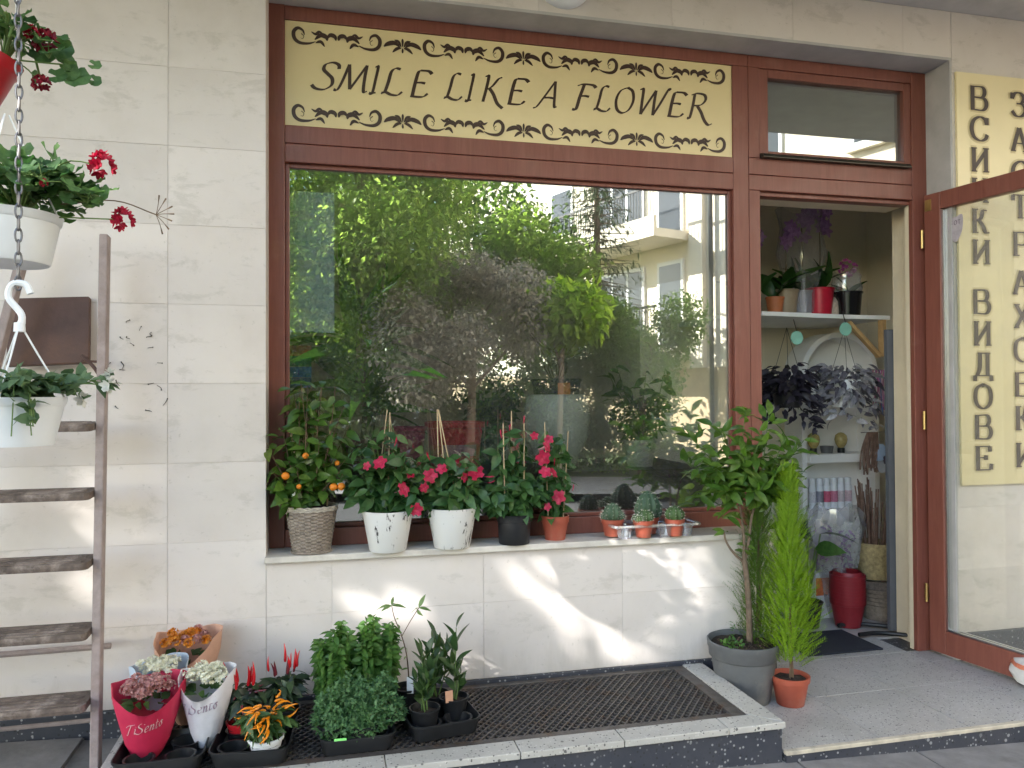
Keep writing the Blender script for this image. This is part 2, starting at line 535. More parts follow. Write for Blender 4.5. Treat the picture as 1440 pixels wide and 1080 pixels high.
# round bulkhead lamp over the window
lamp = thing('wall_lamp', 'round white wall lamp above the shop sign', 'lamp', (1.21, -.0, 3.05))
def ring(prof, n=40): return MB().lathe(prof, n)
rot = (R(90), 0, 0)
ring([(.0, .0), (.128, .0), (.13, .02), (.118, .045), (.098, .055), (.094, .05)]).build('rim', WHITEPL, lamp, True, rot=rot)
ring([(.094, .048), (.07, .062), (.03, .07), (0, .072)]).build('diffuser', plain('frosted_lamp_glass', (.45, .46, .45), .25, .05), lamp, True, rot=rot)

# ---- light well with terrazzo coping and iron grating
well = struct(obj('light_well', None), 'low dark terrazzo light well with pale coping under the window')
wb = MB()
wb.box(-.462, 1.812, -.640, -.575, -.35, .082); wb.box(-.462, -.40, -.5745, -.0125, -.35, .082); wb.box(1.745, 1.812, -.5745, -.0125, -.35, .082)
wb.build('well_wall', DARKT, well)
MB().box(-.40, 1.745, -.575, -.0125, -.38, -.3).build('well_bottom', SOIL, well)
cx = [-.47, -.03, .41, .846, 1.21, 1.60]
for a, b in zip(cx, cx[1:]):
    MB().box(a + .0015, b - .0015, -.650, -.556, .0835, .107).build('coping_slab', TERR, well, bevel=.003)
MB().add([(1.6015, -.650, .0835), (1.822, -.650, .0835), (1.728, -.556, .0835), (1.6015, -.556, .0835), (1.6015, -.650, .107), (1.822, -.650, .107), (1.728, -.556, .107), (1.6015, -.556, .107)],
         [(0, 3, 2, 1), (4, 5, 6, 7), (0, 1, 5, 4), (1, 2, 6, 5), (2, 3, 7, 6), (3, 0, 4, 7)]).build('coping_slab', TERR, well, bevel=.003)
MB().add([(1.822, -.648, .0835), (1.822, -.013, .0835), (1.728, -.013, .0835), (1.728, -.554, .0835), (1.822, -.648, .107), (1.822, -.013, .107), (1.728, -.013, .107), (1.728, -.554, .107)],
         [(0, 1, 2, 3), (4, 7, 6, 5), (0, 4, 5, 1), (1, 5, 6, 2), (2, 6, 7, 3), (3, 7, 4, 0)]).build('coping_slab', TERR, well, bevel=.003)
MB().box(-.47, -.376, -.5545, -.013, .0835, .107).build('coping_slab', TERR, well, bevel=.003)
gr = thing('floor_grate', 'dark rusty diamond-mesh iron grate set in the pale coping', 'grate', (0, 0, 0))
gf = MB()
GX0, GX1, GY0, GY1 = -.374, 1.726, -.553, -.016
gf.box(GX0, GX1, GY0, GY0 + .035, .088, .1035); gf.box(GX0, GX1, GY1 - .03, GY1, .088, .1035)
gf.box(GX0, GX0 + .035, GY0 + .0352, GY1 - .0302, .088, .1035); gf.box(GX1 - .05, GX1, GY0 + .0352, GY1 - .0302, .088, .1035)
gf.box(GX0 + .036, GX1 - .051, GY0 + .036, GY1 - .031, .02, .024)
gf.v = gf.v[:-8]; gf.f = gf.f[:-6]; gf.mi = gf.mi[:-6]
gf.build('grate_frame', IRON, gr, bevel=.002)
ax0, ax1, ay0, ay1 = GX0 + .03, GX1 - .045, GY0 + .03, GY1 - .025
bars = MB()
slope = 1.25
for sgn in (1, -1):
    H = (ay1 - ay0) / slope
    x = ax0 - H
    while x < ax1 + H:
        # line from (x, ay0) to (x+H, ay1) (mirrored for sgn = -1), clipped to the frame
        p, q = (x, ay0), (x + H, ay1)
        if sgn < 0: p, q = (x + H, ay0), (x, ay1)
        t0, t1 = 0, 1
        dx = q[0] - p[0]
        ta, tb = sorted(((ax0 - p[0]) / dx, (ax1 - p[0]) / dx))
        t0, t1 = max(0, ta), min(1, tb)
        if t1 - t0 > .02:
            A = (p[0] + dx * t0, p[1] + (q[1] - p[1]) * t0); B = (p[0] + dx * t1, p[1] + (q[1] - p[1]) * t1)
            zz = .0995 if sgn > 0 else .0965
            d = Vector((B[0] - A[0], B[1] - A[1])).normalized(); nx, ny = -d.y * .0024, d.x * .0024
            bars.add([(A[0] - nx, A[1] - ny, zz), (B[0] - nx, B[1] - ny, zz), (B[0] + nx, B[1] + ny, zz), (A[0] + nx, A[1] + ny, zz),
                      (A[0] - nx, A[1] - ny, zz - .009), (B[0] - nx, B[1] - ny, zz - .009), (B[0] + nx, B[1] + ny, zz - .009), (A[0] + nx, A[1] + ny, zz - .009)],
                     [(0, 1, 2, 3), (4, 7, 6, 5), (0, 4, 5, 1), (1, 5, 6, 2), (2, 6, 7, 3), (3, 7, 4, 0)])
        x += .031
bo = bars.build('mesh_bars', IRON, gr); bo['kind'] = 'stuff'

# ---- doorstep of terrazzo tiles
step = struct(obj('doorstep', None), 'low doorstep of speckled grey terrazzo tiles with a dark riser')
MB().box(1.8235, 6.0, -.636, .40, -.4, -.014).build('step_body', DARKT, step)
xr = [1.8235, 2.28, 3.02, 3.7, 4.4]
for a, b in zip(xr, xr[1:]):
    MB().box(a + .001, b - .001, -.648, -.6365, -.4, -.0135).build('riser_slab', DARKT, step, bevel=.002)
for i in range(5):
    for j in range(3):
        a, b = 1.824 + .40 * i, 1.824 + .40 * (i + 1)
        c, d = -.63 + .40 * j, min(-.63 + .40 * (j + 1), .40)
        if c > .2 and b > 3.2: continue
        if c > -.2 and c < .2 and b > 3.3: d = min(d, .02)
        MB().box(a + .0012, b - .0012, c + .0012, d - .0012, -.0135, U(-.0012, .0006)).build('floor_tile', TERR_T, step, bevel=.0012)
NOSE = plain('worn_pale_step_edge', (.52, .47, .38), .6, .25, 14, .3, dirt=(.22, .2, .18))
MB().box(1.8235, 4.4, -.6515, -.6305, -.0132, .0015).build('step_nosing', NOSE, step, bevel=.002)

# ---- room behind the glass
room = struct(obj('shop_interior', None), 'dim cream-walled shop interior behind the glass')
FLOORIN = plain('dusky_floor_tile', (.46, .44, .42), .45, .12, 5)
MB().box(-.5, 4.2, .4005, 3.2, -.1, -.003).build('floor', FLOORIN, room)
rm = MB()
rm.box(-.5, 2.28, 3.2, 3.3, -.1, 3.0); rm.box(2.2, 4.2, 1.55, 1.65, -.1, 3.0); rm.box(2.2, 2.28, 1.65, 3.2, -.1, 3.0)
rm.box(-.6, -.5, .4, 3.3, -.1, 3.0); rm.box(3.9, 4.2, .4, 1.55, -.1, 3.0)
rm.build('inner_wall', PLASTER, room)
MB().box(-.6, 4.2, .4, 3.3, 3.0, 3.1).build('ceiling', PLASTER_W, room)

# ================================================================== SHOPFRONT
sf = thing('shopfront_window', 'large brown timber-framed display window reflecting green trees', 'window', (0, 0, 0))
Y0, Y1 = REC, REC + .07
XS0, XS1 = .0615, 2.0896
def timber(name, x0, x1, z0_, z1_, parent, y0=Y0, y1=Y1):
    return MB().box(x0, x1, y0, y1, z0_, z1_).build(name, WOOD, parent, bevel=.003)
timber('frame_stile', -.02, XS0, SILL + .0, ZL, sf)
timber('frame_rail', XS0 + .0005, 2.1692, 2.8315, ZL - .0135, sf)
timber('frame_rail', XS0 + .0005, XS1 - .0005, 2.3203, 2.3945, sf)
timber('frame_rail', XS0 + .0005, XS1 - .0005, 2.2422, 2.3182, sf)
timber('frame_rail', XS0 + .0005, XS1 - .0005, SILL + .0005, .736, sf)
timber('mullion', XS1, 2.1692, SILL + .0005, 2.831, sf)
bd = .018     # glazing beads
for (a, b, c, d) in ((XS0, XS0 + bd, .736, 2.242), (XS1 - bd, XS1, .736, 2.242)):
    timber('glazing_bead', a + .0003, b - .0003, c + .0003, d - .0003, sf, Y0 + .022, Y0 + .036)
for (c, d) in ((.736, .736 + bd), (2.242 - bd, 2.242)):
    timber('glazing_bead', XS0 + bd, XS1 - bd, c + .0003, d - .0003, sf, Y0 + .022, Y0 + .036)
MB().box(XS0 + .002, XS1 - .002, Y0 + .0365, Y0 + .0425, .738, 2.240).build('glass_pane', GLASS, sf)
# door frame with the transom light
df = thing('door_frame', 'brown timber door frame with a small transom window on top', 'door frame', (0, 0, 0))
timber('frame_stile', 2.1712, 2.2290, 0, 2.2450, df)
timber('frame_stile', 3.0760, XR - .012, 0.0, 2.8885, df, Y0, Y0 + .03)
timber('frame_rail', 2.1712, 3.0755, 2.2455, 2.3182, df)
timber('frame_rail', 2.1712, 3.0755, 2.3203, 2.3990, df)
timber('frame_rail', 2.1712, 3.0755, 2.8315, ZL - .0135, df)
timber('frame_stile', 2.1712, 2.2280, 2.3995, 2.8310, df)
timber('door_stop', 2.2295, 3.0755, 2.2250, 2.2450, df, Y0 + .022, Y1 + .01)
ts = df
for (a, b, c, d) in ((2.2285, 2.279, 2.400, 2.8305), (3.036, 3.0755, 2.400, 2.8305), (2.2795, 3.0355, 2.790, 2.8305), (2.2795, 3.0355, 2.400, 2.4380)):
    timber('transom_sash', a, b, c, d, df, Y0 + .006, Y1 + .006)
MB().box(2.279, 3.036, Y0 + .03, Y0 + .036, 2.4375, 2.7905).build('transom_pane', GLASS_T, df)
dr = MB()
prof = [(Y0 + .004, 2.424), (Y0 - .018, 2.418), (Y0 - .03, 2.402), (Y0 - .03, 2.398), (Y0 + .004, 2.398)]
dr.loft([[(2.232, y, z) for y, z in prof], [(3.05, y, z) for y, z in prof]])
dr.build('drip_rail', plain('bronze_drip_rail', (.06, .055, .045), .4, .2, 20, metal=.6), df)
LIN = plain('cream_door_lining', (.66, .58, .44), .6, .08, 6)
MB().box(3.078, 3.16, .1855, .213, 0, 2.24).build('door_lining', LIN, df)
MB().box(3.165, 3.26, .1865, .41, -.01, 2.9).build('door_lining', LIN, df)
MB().box(2.2, 2.229, .227, .40, 0, 2.24).build('door_lining', LIN, df)
MB().box(2.2, 3.135, .2285, .42, 2.2452, 2.9).build('door_head_lining', LIN, df)
MB().box(-.02, XS1, Y0 + .02, .4, 2.3955, ZL).build('sign_backing', PLASTER, sf)

# ---- pen-stroke lettering
def pen(mb, strokes, mp, wmax, wmin, nib=0.6, lift=0.0, depth=0.0012):
    """ribbons drawn with a broad nib held at an angle; mp maps (u, v, lift) to 3-D"""
    for si, st in enumerate(strokes):
        taper = 0
        if isinstance(st, dict): taper = st.get('taper', 0); pts = st['p']; straight = st.get('s', 0)
        else: pts, straight = st, 0
        P = [np.array(p[:2], float) for p in (pts if straight or len(pts) == 2 else curve(pts, 7))]
        n = len(P); Lf, Rt = [], []
        for i in range(n):
            t = P[min(i + 1, n - 1)] - P[max(i - 1, 0)]; t = t / (np.linalg.norm(t) + 1e-9)
            w = wmin + (wmax - wmin) * abs(t[0] * math.sin(nib) - t[1] * math.cos(nib))
            if taper:
                q = i / (n - 1)
                w = wmax * (math.sin(math.pi * min(1, q * .92 + .04)) ** .7 if taper == 1 else (1 - q) ** .6 + .06 if taper == 2 else q ** .7 + .06)
            nn = np.array((-t[1], t[0])) * w / 2
            Lf.append(P[i] + nn); Rt.append(P[i] - nn)
        l = lift + depth + si * .00018
        V = [mp(p[0], p[1], l) for p in Lf] + [mp(p[0], p[1], l) for p in Rt]
        F = [(i, i + n, i + n + 1, i + 1) for i in range(n - 1)]
        mb.add(V, F)

CALLI = {   # cap height 1, italic shear added later
 'S': (.62, [[(.60, .80), (.56, .95), (.38, 1.02), (.17, .93), (.14, .74), (.30, .58), (.46, .42), (.48, .18), (.28, .0), (.02, .02), (-.12, .14)]]),
 'M': (1.0, [[(-.10, .03), (.02, .02), (.12, .3), (.24, 1.0)], [(.24, 1.0), (.34, .55), (.44, .08)], [(.44, .08), (.62, .5), (.84, 1.02)], [(.84, 1.02), (.86, .5), (.92, .04), (1.04, .06)]]),
 'I': (.3, [[(.02, .97), (.12, 1.0), (.13, .5), (.12, 0), (.0, .0)], [(.12, 0), (.24, .03)]]),
 'L': (.65, [[(.40, .98), (.25, 1.0), (.14, .85), (.12, .45), (.08, .10), (-.02, .0)], [(-.02, .05), (.10, .08), (.28, .0), (.48, .0), (.60, .14)]]),
 'E': (.62, [[(.56, .90), (.44, 1.0), (.2, 1.0)], [(.2, 1.0), (.14, .9), (.12, .5), (.12, .0)], [(.13, .52), (.3, .54), (.42, .52)], [(.06, .0), (.3, -.01), (.46, .02), (.56, .15)]]),
 'K': (.85, [[(.02, .97), (.13, 1.0), (.14, .5), (.12, .0)], [(.14, .46), (.32, .62), (.48, .92), (.60, 1.0)], [(.24, .54), (.42, .32), (.62, -.02), (.84, -.20)]]),
 'A': (.80, [[(-.18, -.10), (-.04, -.02), (.16, .34), (.50, 1.02)], [(.50, 1.02), (.58, .5), (.66, .04), (.76, .02)], [(.18, .34), (.4, .36), (.6, .34)]]),
 'F': (.62, [[(.62, .90), (.5, 1.0), (.2, 1.0), (.04, .92)], [(.24, 1.0), (.18, .5), (.14, .0), (.02, -.02)], [(.18, .52), (.34, .54), (.46, .52)]]),
 'O': (.78, [[(.40, 1.02), (.14, .86), (.04, .5), (.14, .12), (.38, -.02), (.62, .14), (.72, .52), (.62, .88), (.40, 1.02)]]),
 'W': (1.05, [[(-.02, .97), (.10, 1.0), (.14, .5), (.18, -.02)], [(.18, -.02), (.38, .5), (.58, 1.0)], [(.58, 1.0), (.60, .5), (.64, -.02)], [(.64, -.02), (.84, .5), (1.04, 1.08), (1.12, 1.06)]]),
 'R': (.80, [[(.12, 1.0), (.13, .5), (.10, .0), (.0, -.02)], [(.0, .93), (.2, 1.02), (.48, .98), (.56, .78), (.42, .56), (.14, .50)], [(.30, .50), (.48, .26), (.66, -.06), (.84, -.24), (.98, -.18)]]),
}
sign = thing('shop_sign', 'yellow sign board reading SMILE LIKE A FLOWER above the display window', 'sign', (0, 0, 0))
MB().box(XS0 + .0008, XS1 - .0008, Y0 + .008, Y0 + .018, 2.396, 2.8302).build('board', SIGNY, sign, bevel=.001)
SY = Y0 + .0078
word = [('S', .180, .262), ('M', .268, .388), ('I', .402, .440), ('L', .455, .545), ('E', .567, .655), ('L', .722, .802), ('I', .812, .85), ('K', .876, .985),
        ('E', .992, 1.085), ('A', 1.140, 1.230), ('F', 1.296, 1.39), ('L', 1.402, 1.482), ('O', 1.492, 1.586), ('W', 1.604, 1.74), ('E', 1.750, 1.845), ('R', 1.858, 1.965)]
for i, (ch, a, b) in enumerate(word):
    wd, st = CALLI[ch]; sc = .114; base = 2.5535 + .0145 * (a / 2.0)
    kx = (b - a) / wd if wd > .35 else sc
    mb = MB()
    pen(mb, st, lambda u, v, l, a=a, kx=kx, base=base, sc=sc: (a + u * kx + v * .026, SY - l, base + v * sc), .118, .04, .55)
    # strokes are drawn in letter units: widths scale with the map
    mb.build('letter', INK, sign)
def ornament(x0, x1, zc, kind, parent):
    w = x1 - x0; h = .043
    mp = lambda u, v, l: (x0 + u * w, SY - l, zc + v * h)
    if kind == 'curl':
        def half(s):
            f = lambda u: u if s > 0 else 1 - u
            T = lambda pts: [(f(u), v) for u, v in pts]
            return [{'p': T([(.085, .28), (.115, .05), (.10, -.22), (.075, -.12)]), 'taper': 2},
                    {'p': T([(.125, .18), (.10, .62), (.045, .78), (.0, .38), (.01, -.25), (.07, -.62), (.17, -.62), (.25, -.38)]), 'taper': 1},
                    {'p': T([(.20, .55), (.25, .35), (.29, .60), (.33, .50)]), 'taper': 1},
                    {'p': T([(.24, -.2), (.31, .28), (.37, .16), (.385, -.20)]), 'taper': 1},
                    {'p': T([(.25, -.5), (.31, -.35), (.355, -.80)]), 'taper': 1},
                    {'p': T([(.38, .02), (.42, .38), (.47, .28), (.485, -.1)]), 'taper': 1}]
        S1, S2 = half(1), half(-1)
        mb = MB()
        wf = 1.0
        for k, S in enumerate((S1, S2)):
            for j, st in enumerate(S):
                ww = [.05, .26, .2, .34, .22, .30][j]
                pen2(mb, st, mp, w, h, ww * h, (k * 8 + j))
    else:
        T = [({'p': [(.5, -.1), (.5, .5), (.5, .75)], 'taper': 1}, .16), ({'p': [(.47, -.1), (.40, .4), (.30, .55)], 'taper': 1}, .2), ({'p': [(.53, -.1), (.60, .4), (.70, .55)], 'taper': 1}, .2),
             ({'p': [(.44, -.12), (.30, .25), (.14, .1), (.04, -.2)], 'taper': 1}, .32), ({'p': [(.56, -.12), (.70, .25), (.86, .1), (.96, -.2)], 'taper': 1}, .32),
             ({'p': [(.47, -.2), (.36, -.3), (.25, -.7)], 'taper': 1}, .22), ({'p': [(.53, -.2), (.64, -.3), (.75, -.7)], 'taper': 1}, .22), ({'p': [(.5, -.2), (.5, -.5), (.5, -.72)], 'taper': 1}, .13)]
        mb = MB()
        for j, (st, ww) in enumerate(T): pen2(mb, st, mp, w, h, ww * h, j)
    mb.build('ornament', INK, parent)
def pen2(mb, st, mp, w, h, width, k):
    """as pen(), but in metres so that a wide motif keeps round strokes"""
    width *= 1.4
    P = [np.array((u * w, v * h)) for u, v in curve(st['p'], 8)]
    n = len(P); A, B = [], []
    for i in range(n):
        t = P[min(i + 1, n - 1)] - P[max(i - 1, 0)]; t = t / (np.linalg.norm(t) + 1e-9)
        q = i / (n - 1)
        ww = width * (max(0.04, math.sin(math.pi * (q * .94 + .03))) ** .75 if st['taper'] == 1 else (1 - q) ** .6 + .1)
        nn = np.array((-t[1], t[0])) * ww / 2
        A.append(P[i] + nn); B.append(P[i] - nn)
    l = .0012 + k * .00012
    V = [mp(p[0] / w, p[1] / h, l) for p in A] + [mp(p[0] / w, p[1] / h, l) for p in B]
    mb.add(V, [(i, i + n, i + n + 1, i + 1) for i in range(n - 1)])
segs = [('curl', .097, .448), ('fan', .458, .630), ('curl', .638, .980), ('fan', .989, 1.160), ('curl', 1.167, 1.511), ('fan', 1.521, 1.694), ('curl', 1.701, 2.047)]
for zc in (2.768, 2.446):
    for kd, a, b in segs: ornament(a, b, zc, kd, sign)

# ---- wall sign with upright serif letters
SER = {
 'В': [[(.1, 0), (.1, 1)], [(.1, .98), (.55, .98), (.66, .76), (.52, .55), (.1, .54)], [(.1, .54), (.60, .52), (.74, .27), (.58, .02), (.1, .02)], [(0, .985), (.3, .985)], [(0, .015), (.3, .015)]],
 'С': [[(.74, .70), (.66, .90), (.42, 1.0), (.14, .84), (.04, .5), (.14, .15), (.42, 0), (.66, .08), (.76, .27)], [(.74, .68), (.74, .98)]],
 'И': [[(.12, 0), (.12, 1)], [(.68, 0), (.68, 1)], {'p': [(.12, .12), (.68, .88)], 's': 1}, [(0, .985), (.26, .985)], [(0, .015), (.26, .015)], [(.54, .985), (.82, .985)], [(.54, .015), (.82, .015)]],
 'Ч': [[(.12, 1), (.12, .66), (.26, .48), (.6, .52)], [(.64, 0), (.64, 1)], [(0, .985), (.26, .985)], [(.5, .985), (.78, .985)], [(.5, .015), (.78, .015)]],
 'К': [[(.12, 0), (.12, 1)], [(.16, .5), (.40, .62), (.5, .92), (.68, .96)], [(.3, .55), (.5, .3), (.62, .04), (.8, .03)], [(0, .985), (.28, .985)], [(0, .015), (.28, .015)]],
 'Д': [[(.14, .06), (.26, .4), (.28, 1)], [(.62, .05), (.62, 1)], [(.16, .985), (.76, .985)], [(.02, .05), (.80, .05)], [(.04, .06), (.03, -.18)], [(.78, .06), (.79, -.18)]],
 'О': [[(.4, 1.01), (.12, .84), (.04, .5), (.12, .16), (.4, -.01), (.68, .16), (.76, .5), (.68, .84), (.4, 1.01)]],
 'Е': [[(.12, 0), (.12, 1)], [(0, .985), (.68, .985)], [(.66, .98), (.68, .76)], [(.12, .52), (.48, .52)], [(.48, .62), (.48, .42)], [(0, .015), (.70, .015)], [(.70, .02), (.73, .26)]],
 'З': [[(.06, .74), (.2, .96), (.46, .98), (.62, .78), (.5, .56), (.26, .53)], [(.26, .53), (.56, .50), (.70, .26), (.52, .02), (.24, .0), (.04, .2)], [(.06, .72), (.06, .98)]],
 'А': [[(.06, .02), (.36, 1.0)], [(.38, 1.0), (.70, .02)], [(.2, .34), (.56, .34)], [(-.04, .015), (.2, .015)], [(.54, .015), (.84, .015)]],
 'Т': [[(.38, 0), (.38, 1)], [(.02, .985), (.74, .985)], [(.03, .98), (.02, .74)], [(.73, .98), (.74, .74)], [(.24, .015), (.52, .015)]],
 'Р': [[(.12, 0), (.12, 1)], [(.12, .98), (.56, .98), (.70, .73), (.54, .48), (.14, .47)], [(0, .985), (.26, .985)], [(0, .015), (.3, .015)]],
 'Х': [[(.1, .98), (.68, .02)], [(.66, .98), (.10, .02)], [(0, .985), (.28, .985)], [(.5, .985), (.78, .985)], [(-.02, .015), (.24, .015)], [(.52, .015), (.82, .015)]],
}
ws = thing('wall_sign', 'tall pale yellow wall sign with two columns of dark serif letters behind the door', 'sign', (0, 0, 0))
MB().box(3.186, 3.80, -.016, -.003, .835, 2.832).build('board', SIGNY2, ws, bevel=.001)
col1 = list(zip('ВСИЧКИВИДОВЕ', [2.71, 2.562, 2.41, 2.262, 2.112, 1.962, 1.72, 1.567, 1.415, 1.263, 1.115, .965]))
col2 = list(zip('ЗАСТРАХОВКИ', [2.70, 2.525, 2.36, 2.195, 2.01, 1.82, 1.655, 1.49, 1.32, 1.155, .975]))
for cx_, colm in ((3.262, col1), (3.500, col2)):
    for ch, zc in colm:
        sc = .116
        mp = lambda u, v, l, zc=zc, cx_=cx_: (cx_ + u * sc * 1.08, -.0162 - l, zc - sc / 2 + v * sc)
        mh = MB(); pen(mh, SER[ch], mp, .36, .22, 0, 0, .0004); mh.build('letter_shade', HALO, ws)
        mb = MB(); pen(mb, SER[ch], mp, .185, .055, 0, .003, .0004); mb.build('letter', INK2, ws)

# ---- open glass door
door = thing('glass_door', 'open brown timber door with a full glass pane', 'door', (3.118, .132, 0), R(-80.5))
dw, dh, dt = .92, 2.262, .050
DWOOD = WOOD
def dp(name, x0, x1, z0_, z1_): return MB().box(x0, x1, 0, dt, z0_, z1_).build(name, WOOD, door, bevel=.004)
dp('door_stile', .004, .092, .015, dh); dp('door_stile', dw - .1, dw, .015, dh)
dp('door_rail', .0925, dw - .1005, .015, .128); dp('door_rail', .0925, dw - .1005, dh - .085, dh)
MB().box(.094, dw - .102, .024, .030, .130, dh - .087).build('door_pane', GLASS_D, door)
al = MB()
for s in (.010, .032):
    al.box(.093, .101, s, s + .013, .1295, dh - .0865); al.box(.1015, dw - .102, s, s + .013, .129, .137)
al.build('glazing_strip', ALU, door)
for z in (.25, 1.1, 2.0):
    MB().lathe([(0, 0), (.008, 0), (.008, .09), (0, .09)], 12).build('hinge', BRASS, door, True, loc=(-.004, -.006, z))
MB().box(.012, .045, -.004, .0, 2.18, 2.235).build('hinge_plate', BRASS, door)
hd = MB(); hd.tube(curve([(dw - .05, -.0, 1.02), (dw - .05, -.05, 1.02), (dw - .05, -.055, 1.02), (dw - .17, -.055, 1.02)], 4), .009, 10)
hd.build('handle', BRASS, door, True)
stk = MB(); N = 24
sh = curve([(-.036, .05), (0, .043), (.036, .05), (.04, .01), (.03, -.03), (0, -.062), (-.03, -.03), (-.04, .01), (-.036, .05)], 4)
stk.add([(.155 + u, .0228, 2.075 + v * 1.15) for u, v in sh[:-1]], [tuple(range(len(sh) - 1))])
stk.build('shield_sticker', plain('faded_sticker', (.42, .38, .42), .5, .15, 60), door)
mb = MB()
LET = {'S': [[(.6, .8), (.3, 1), (.1, .75), (.5, .4), (.45, .1), (.05, .1)]], 'O': CALLI['O'][1], 'T': [[(.3, 0), (.3, 1)], [(0, 1), (.6, 1)]]}
for i, ch in enumerate('SOT'):
    pen(mb, LET[ch], lambda u, v, l, i=i: (.128 + i * .021 + u * .02, .0226 - l, 2.088 + v * .02), .18, .12, .5, 0, .0004)
mb.build('sticker_print', plain('sticker_print_red', (.16, .12, .16), .5), door)
MB().box(.5, .62, -.012, .068, 0, .016).build('door_wedge', SOIL, door)

# ================================================================== ACROSS THE STREET (seen mirrored in the window)
def crown(parent, centers, n, size, mat, gap=None, squash=1.0, name='crown', lw=.62, inner=.35):
    """leaf-sized faces scattered through overlapping clumps"""
    V, F = leaf_mesh(1, lw, .2, .25, 2)
    Ms = []
    tot = sum(c[3] ** 2 * c[4] for c in centers)
    for (x, y, z, r, rz) in centers:
        k = int(n * r * r * rz / tot)
        d = rng.normal(size=(k, 3)); d /= np.linalg.norm(d, axis=1)[:, None]
        rad = (inner + (1 - inner) * rng.random(k) ** .6) * (1 + .12 * rng.normal(size=k))
        P = np.stack([x + d[:, 0] * r * rad, y + d[:, 1] * r * rad, z + d[:, 2] * rz * rad], 1)
        A = rng.normal(size=(k, 3)) + d * .5; A[:, 2] -= .35
        for i in range(k):
            if gap is not None and gap(P[i]): continue
            Ms.append(M34(P[i], A[i], size * U(.65, 1.35), (rng.normal() * .6, rng.normal() * .6, 1)))
    return mass(name, V, F, Ms, mat, parent)
def clumps(c, R0, n, r, flat=.8):
    out = []
    for i in range(n):
        d = np.array((random.gauss(0, 1), random.gauss(0, 1), random.gauss(0, .8))); d /= np.linalg.norm(d)
        q = U(.45, 1) ** .6
        rr = r * U(.7, 1.25)
        out.append((c[0] + d[0] * R0[0] * q, c[1] + d[1] * R0[1] * q, c[2] + d[2] * R0[2] * q, rr, rr * flat))
    return out
def limbs(mb, base, top, r0, targets):
    mb.tube(curve([base, tuple(np.array(base) * .5 + np.array(top) * .5 + np.array((U(-.1, .1), U(-.1, .1), 0))), top], 5), list(np.linspace(r0, r0 * .6, 11)), 9)
    for t in targets:
        s = np.array(base) + (np.array(top) - np.array(base)) * U(.55, 1)
        m = (s + np.array(t[:3])) / 2 + np.array((U(-.2, .2), U(-.2, .2), U(0, .3)))
        mb.tube(curve([tuple(s), tuple(m), tuple(t[:3])], 4), list(np.linspace(r0 * .4, r0 * .08, 9)), 6)
LF_LIME = leafmat('bright_green_tree_leaf', (.12, .19, .045), (.27, .34, .10), .72, .5)
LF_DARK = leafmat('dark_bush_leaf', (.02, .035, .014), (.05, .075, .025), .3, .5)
LF_GLOBE = leafmat('globe_tree_leaf', (.17, .26, .04), (.32, .42, .09), .72, .4)
LF_MID = leafmat('green_shrub_leaf', (.065, .12, .03), (.16, .23, .06), .62, .5)
LF_PLUM = leafmat('dusky_plum_leaf', (.14, .125, .105), (.42, .385, .33), .66, .5)
LF_CONI = leafmat('grey_green_needle', (.035, .07, .025), (.09, .13, .05), .3, .6)

def tree(name, label, c, R0, ncl, r, nleaf, size, mat, trunk_r, gap=None, lw=.62, group=None, bark=BARK):
    t = thing(name, label, 'tree', (0, 0, 0), 0, group)
    cl = clumps(c, R0, ncl, r)
    cr = crown(t, cl, nleaf, size, mat, gap, lw=lw)
    mb = MB(); limbs(mb, (c[0], c[1], gz(c[0]) - .3), (c[0] + .1, c[1], c[2]), trunk_r, cl[:7])
    mb.build('trunk', bark, t, True)
    return t
tree('street_tree', 'bright green leafy tree mirrored in the left half of the window', (.75, -10.2, 4.3), (1.7, 1.5, 1.9), 22, 1.05, 52000, .10, LF_LIME, .16)
tree('plum_tree', 'dusky purple-grey tree mirrored in the middle of the window', (2.45, -9.0, 2.4), (1.35, 1.0, 1.2), 24, .46, 15000, .085, LF_PLUM, .09)
tree('broad_tree', 'broad dark green tree mirrored behind the plum tree', (2.2, -13.5, 4.0), (3.2, .9, 2.2), 22, 1.0, 20000, .17, LF_MID, .14)
tree('low_tree', 'low bushy tree mirrored behind the sill plants at the left', (-.6, -11.5, 1.9), (1.6, .7, 1.0), 12, .7, 9000, .13, LF_MID, .08)
tree('leafy_shrub', 'dense green shrub mirrored at the right of the window', (5.75, -9.6, 2.0), (.85, .8, 1.55), 18, .5, 20000, .075, LF_MID, .08)
tree('added_dark_bush', 'low dark bush added to darken the reflection under the round-headed tree', (3.5, -9.7, .75), (1.5, .35, .5), 14, .45, 16000, .075, LF_DARK, .04)  # dark foliage put in to block a bright part of the reflection
tree('added_thicket', 'mid green thicket added to hide glare in the reflection behind the grey-purple tree', (2.9, -10.3, 1.35), (2.3, .35, .85), 20, .5, 20000, .08, LF_MID, .05)  # added to cover the sunlit wall that glared in the reflection
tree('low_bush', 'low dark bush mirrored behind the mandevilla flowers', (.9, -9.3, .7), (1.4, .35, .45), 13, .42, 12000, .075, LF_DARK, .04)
tree('globe_tree', 'round-headed bright green street tree mirrored right of the middle of the window', (4.0, -9.0, 2.62), (.42, .42, .36), 12, .42, 4200, .19, LF_GLOBE, .06)
tree('small_tree', 'green tree with a gap of sky above mirrored beside the balcony house', (4.3, -11.6, 3.5), (.8, .9, 1.5), 12, .7, 12000, .12, LF_LIME, .10)
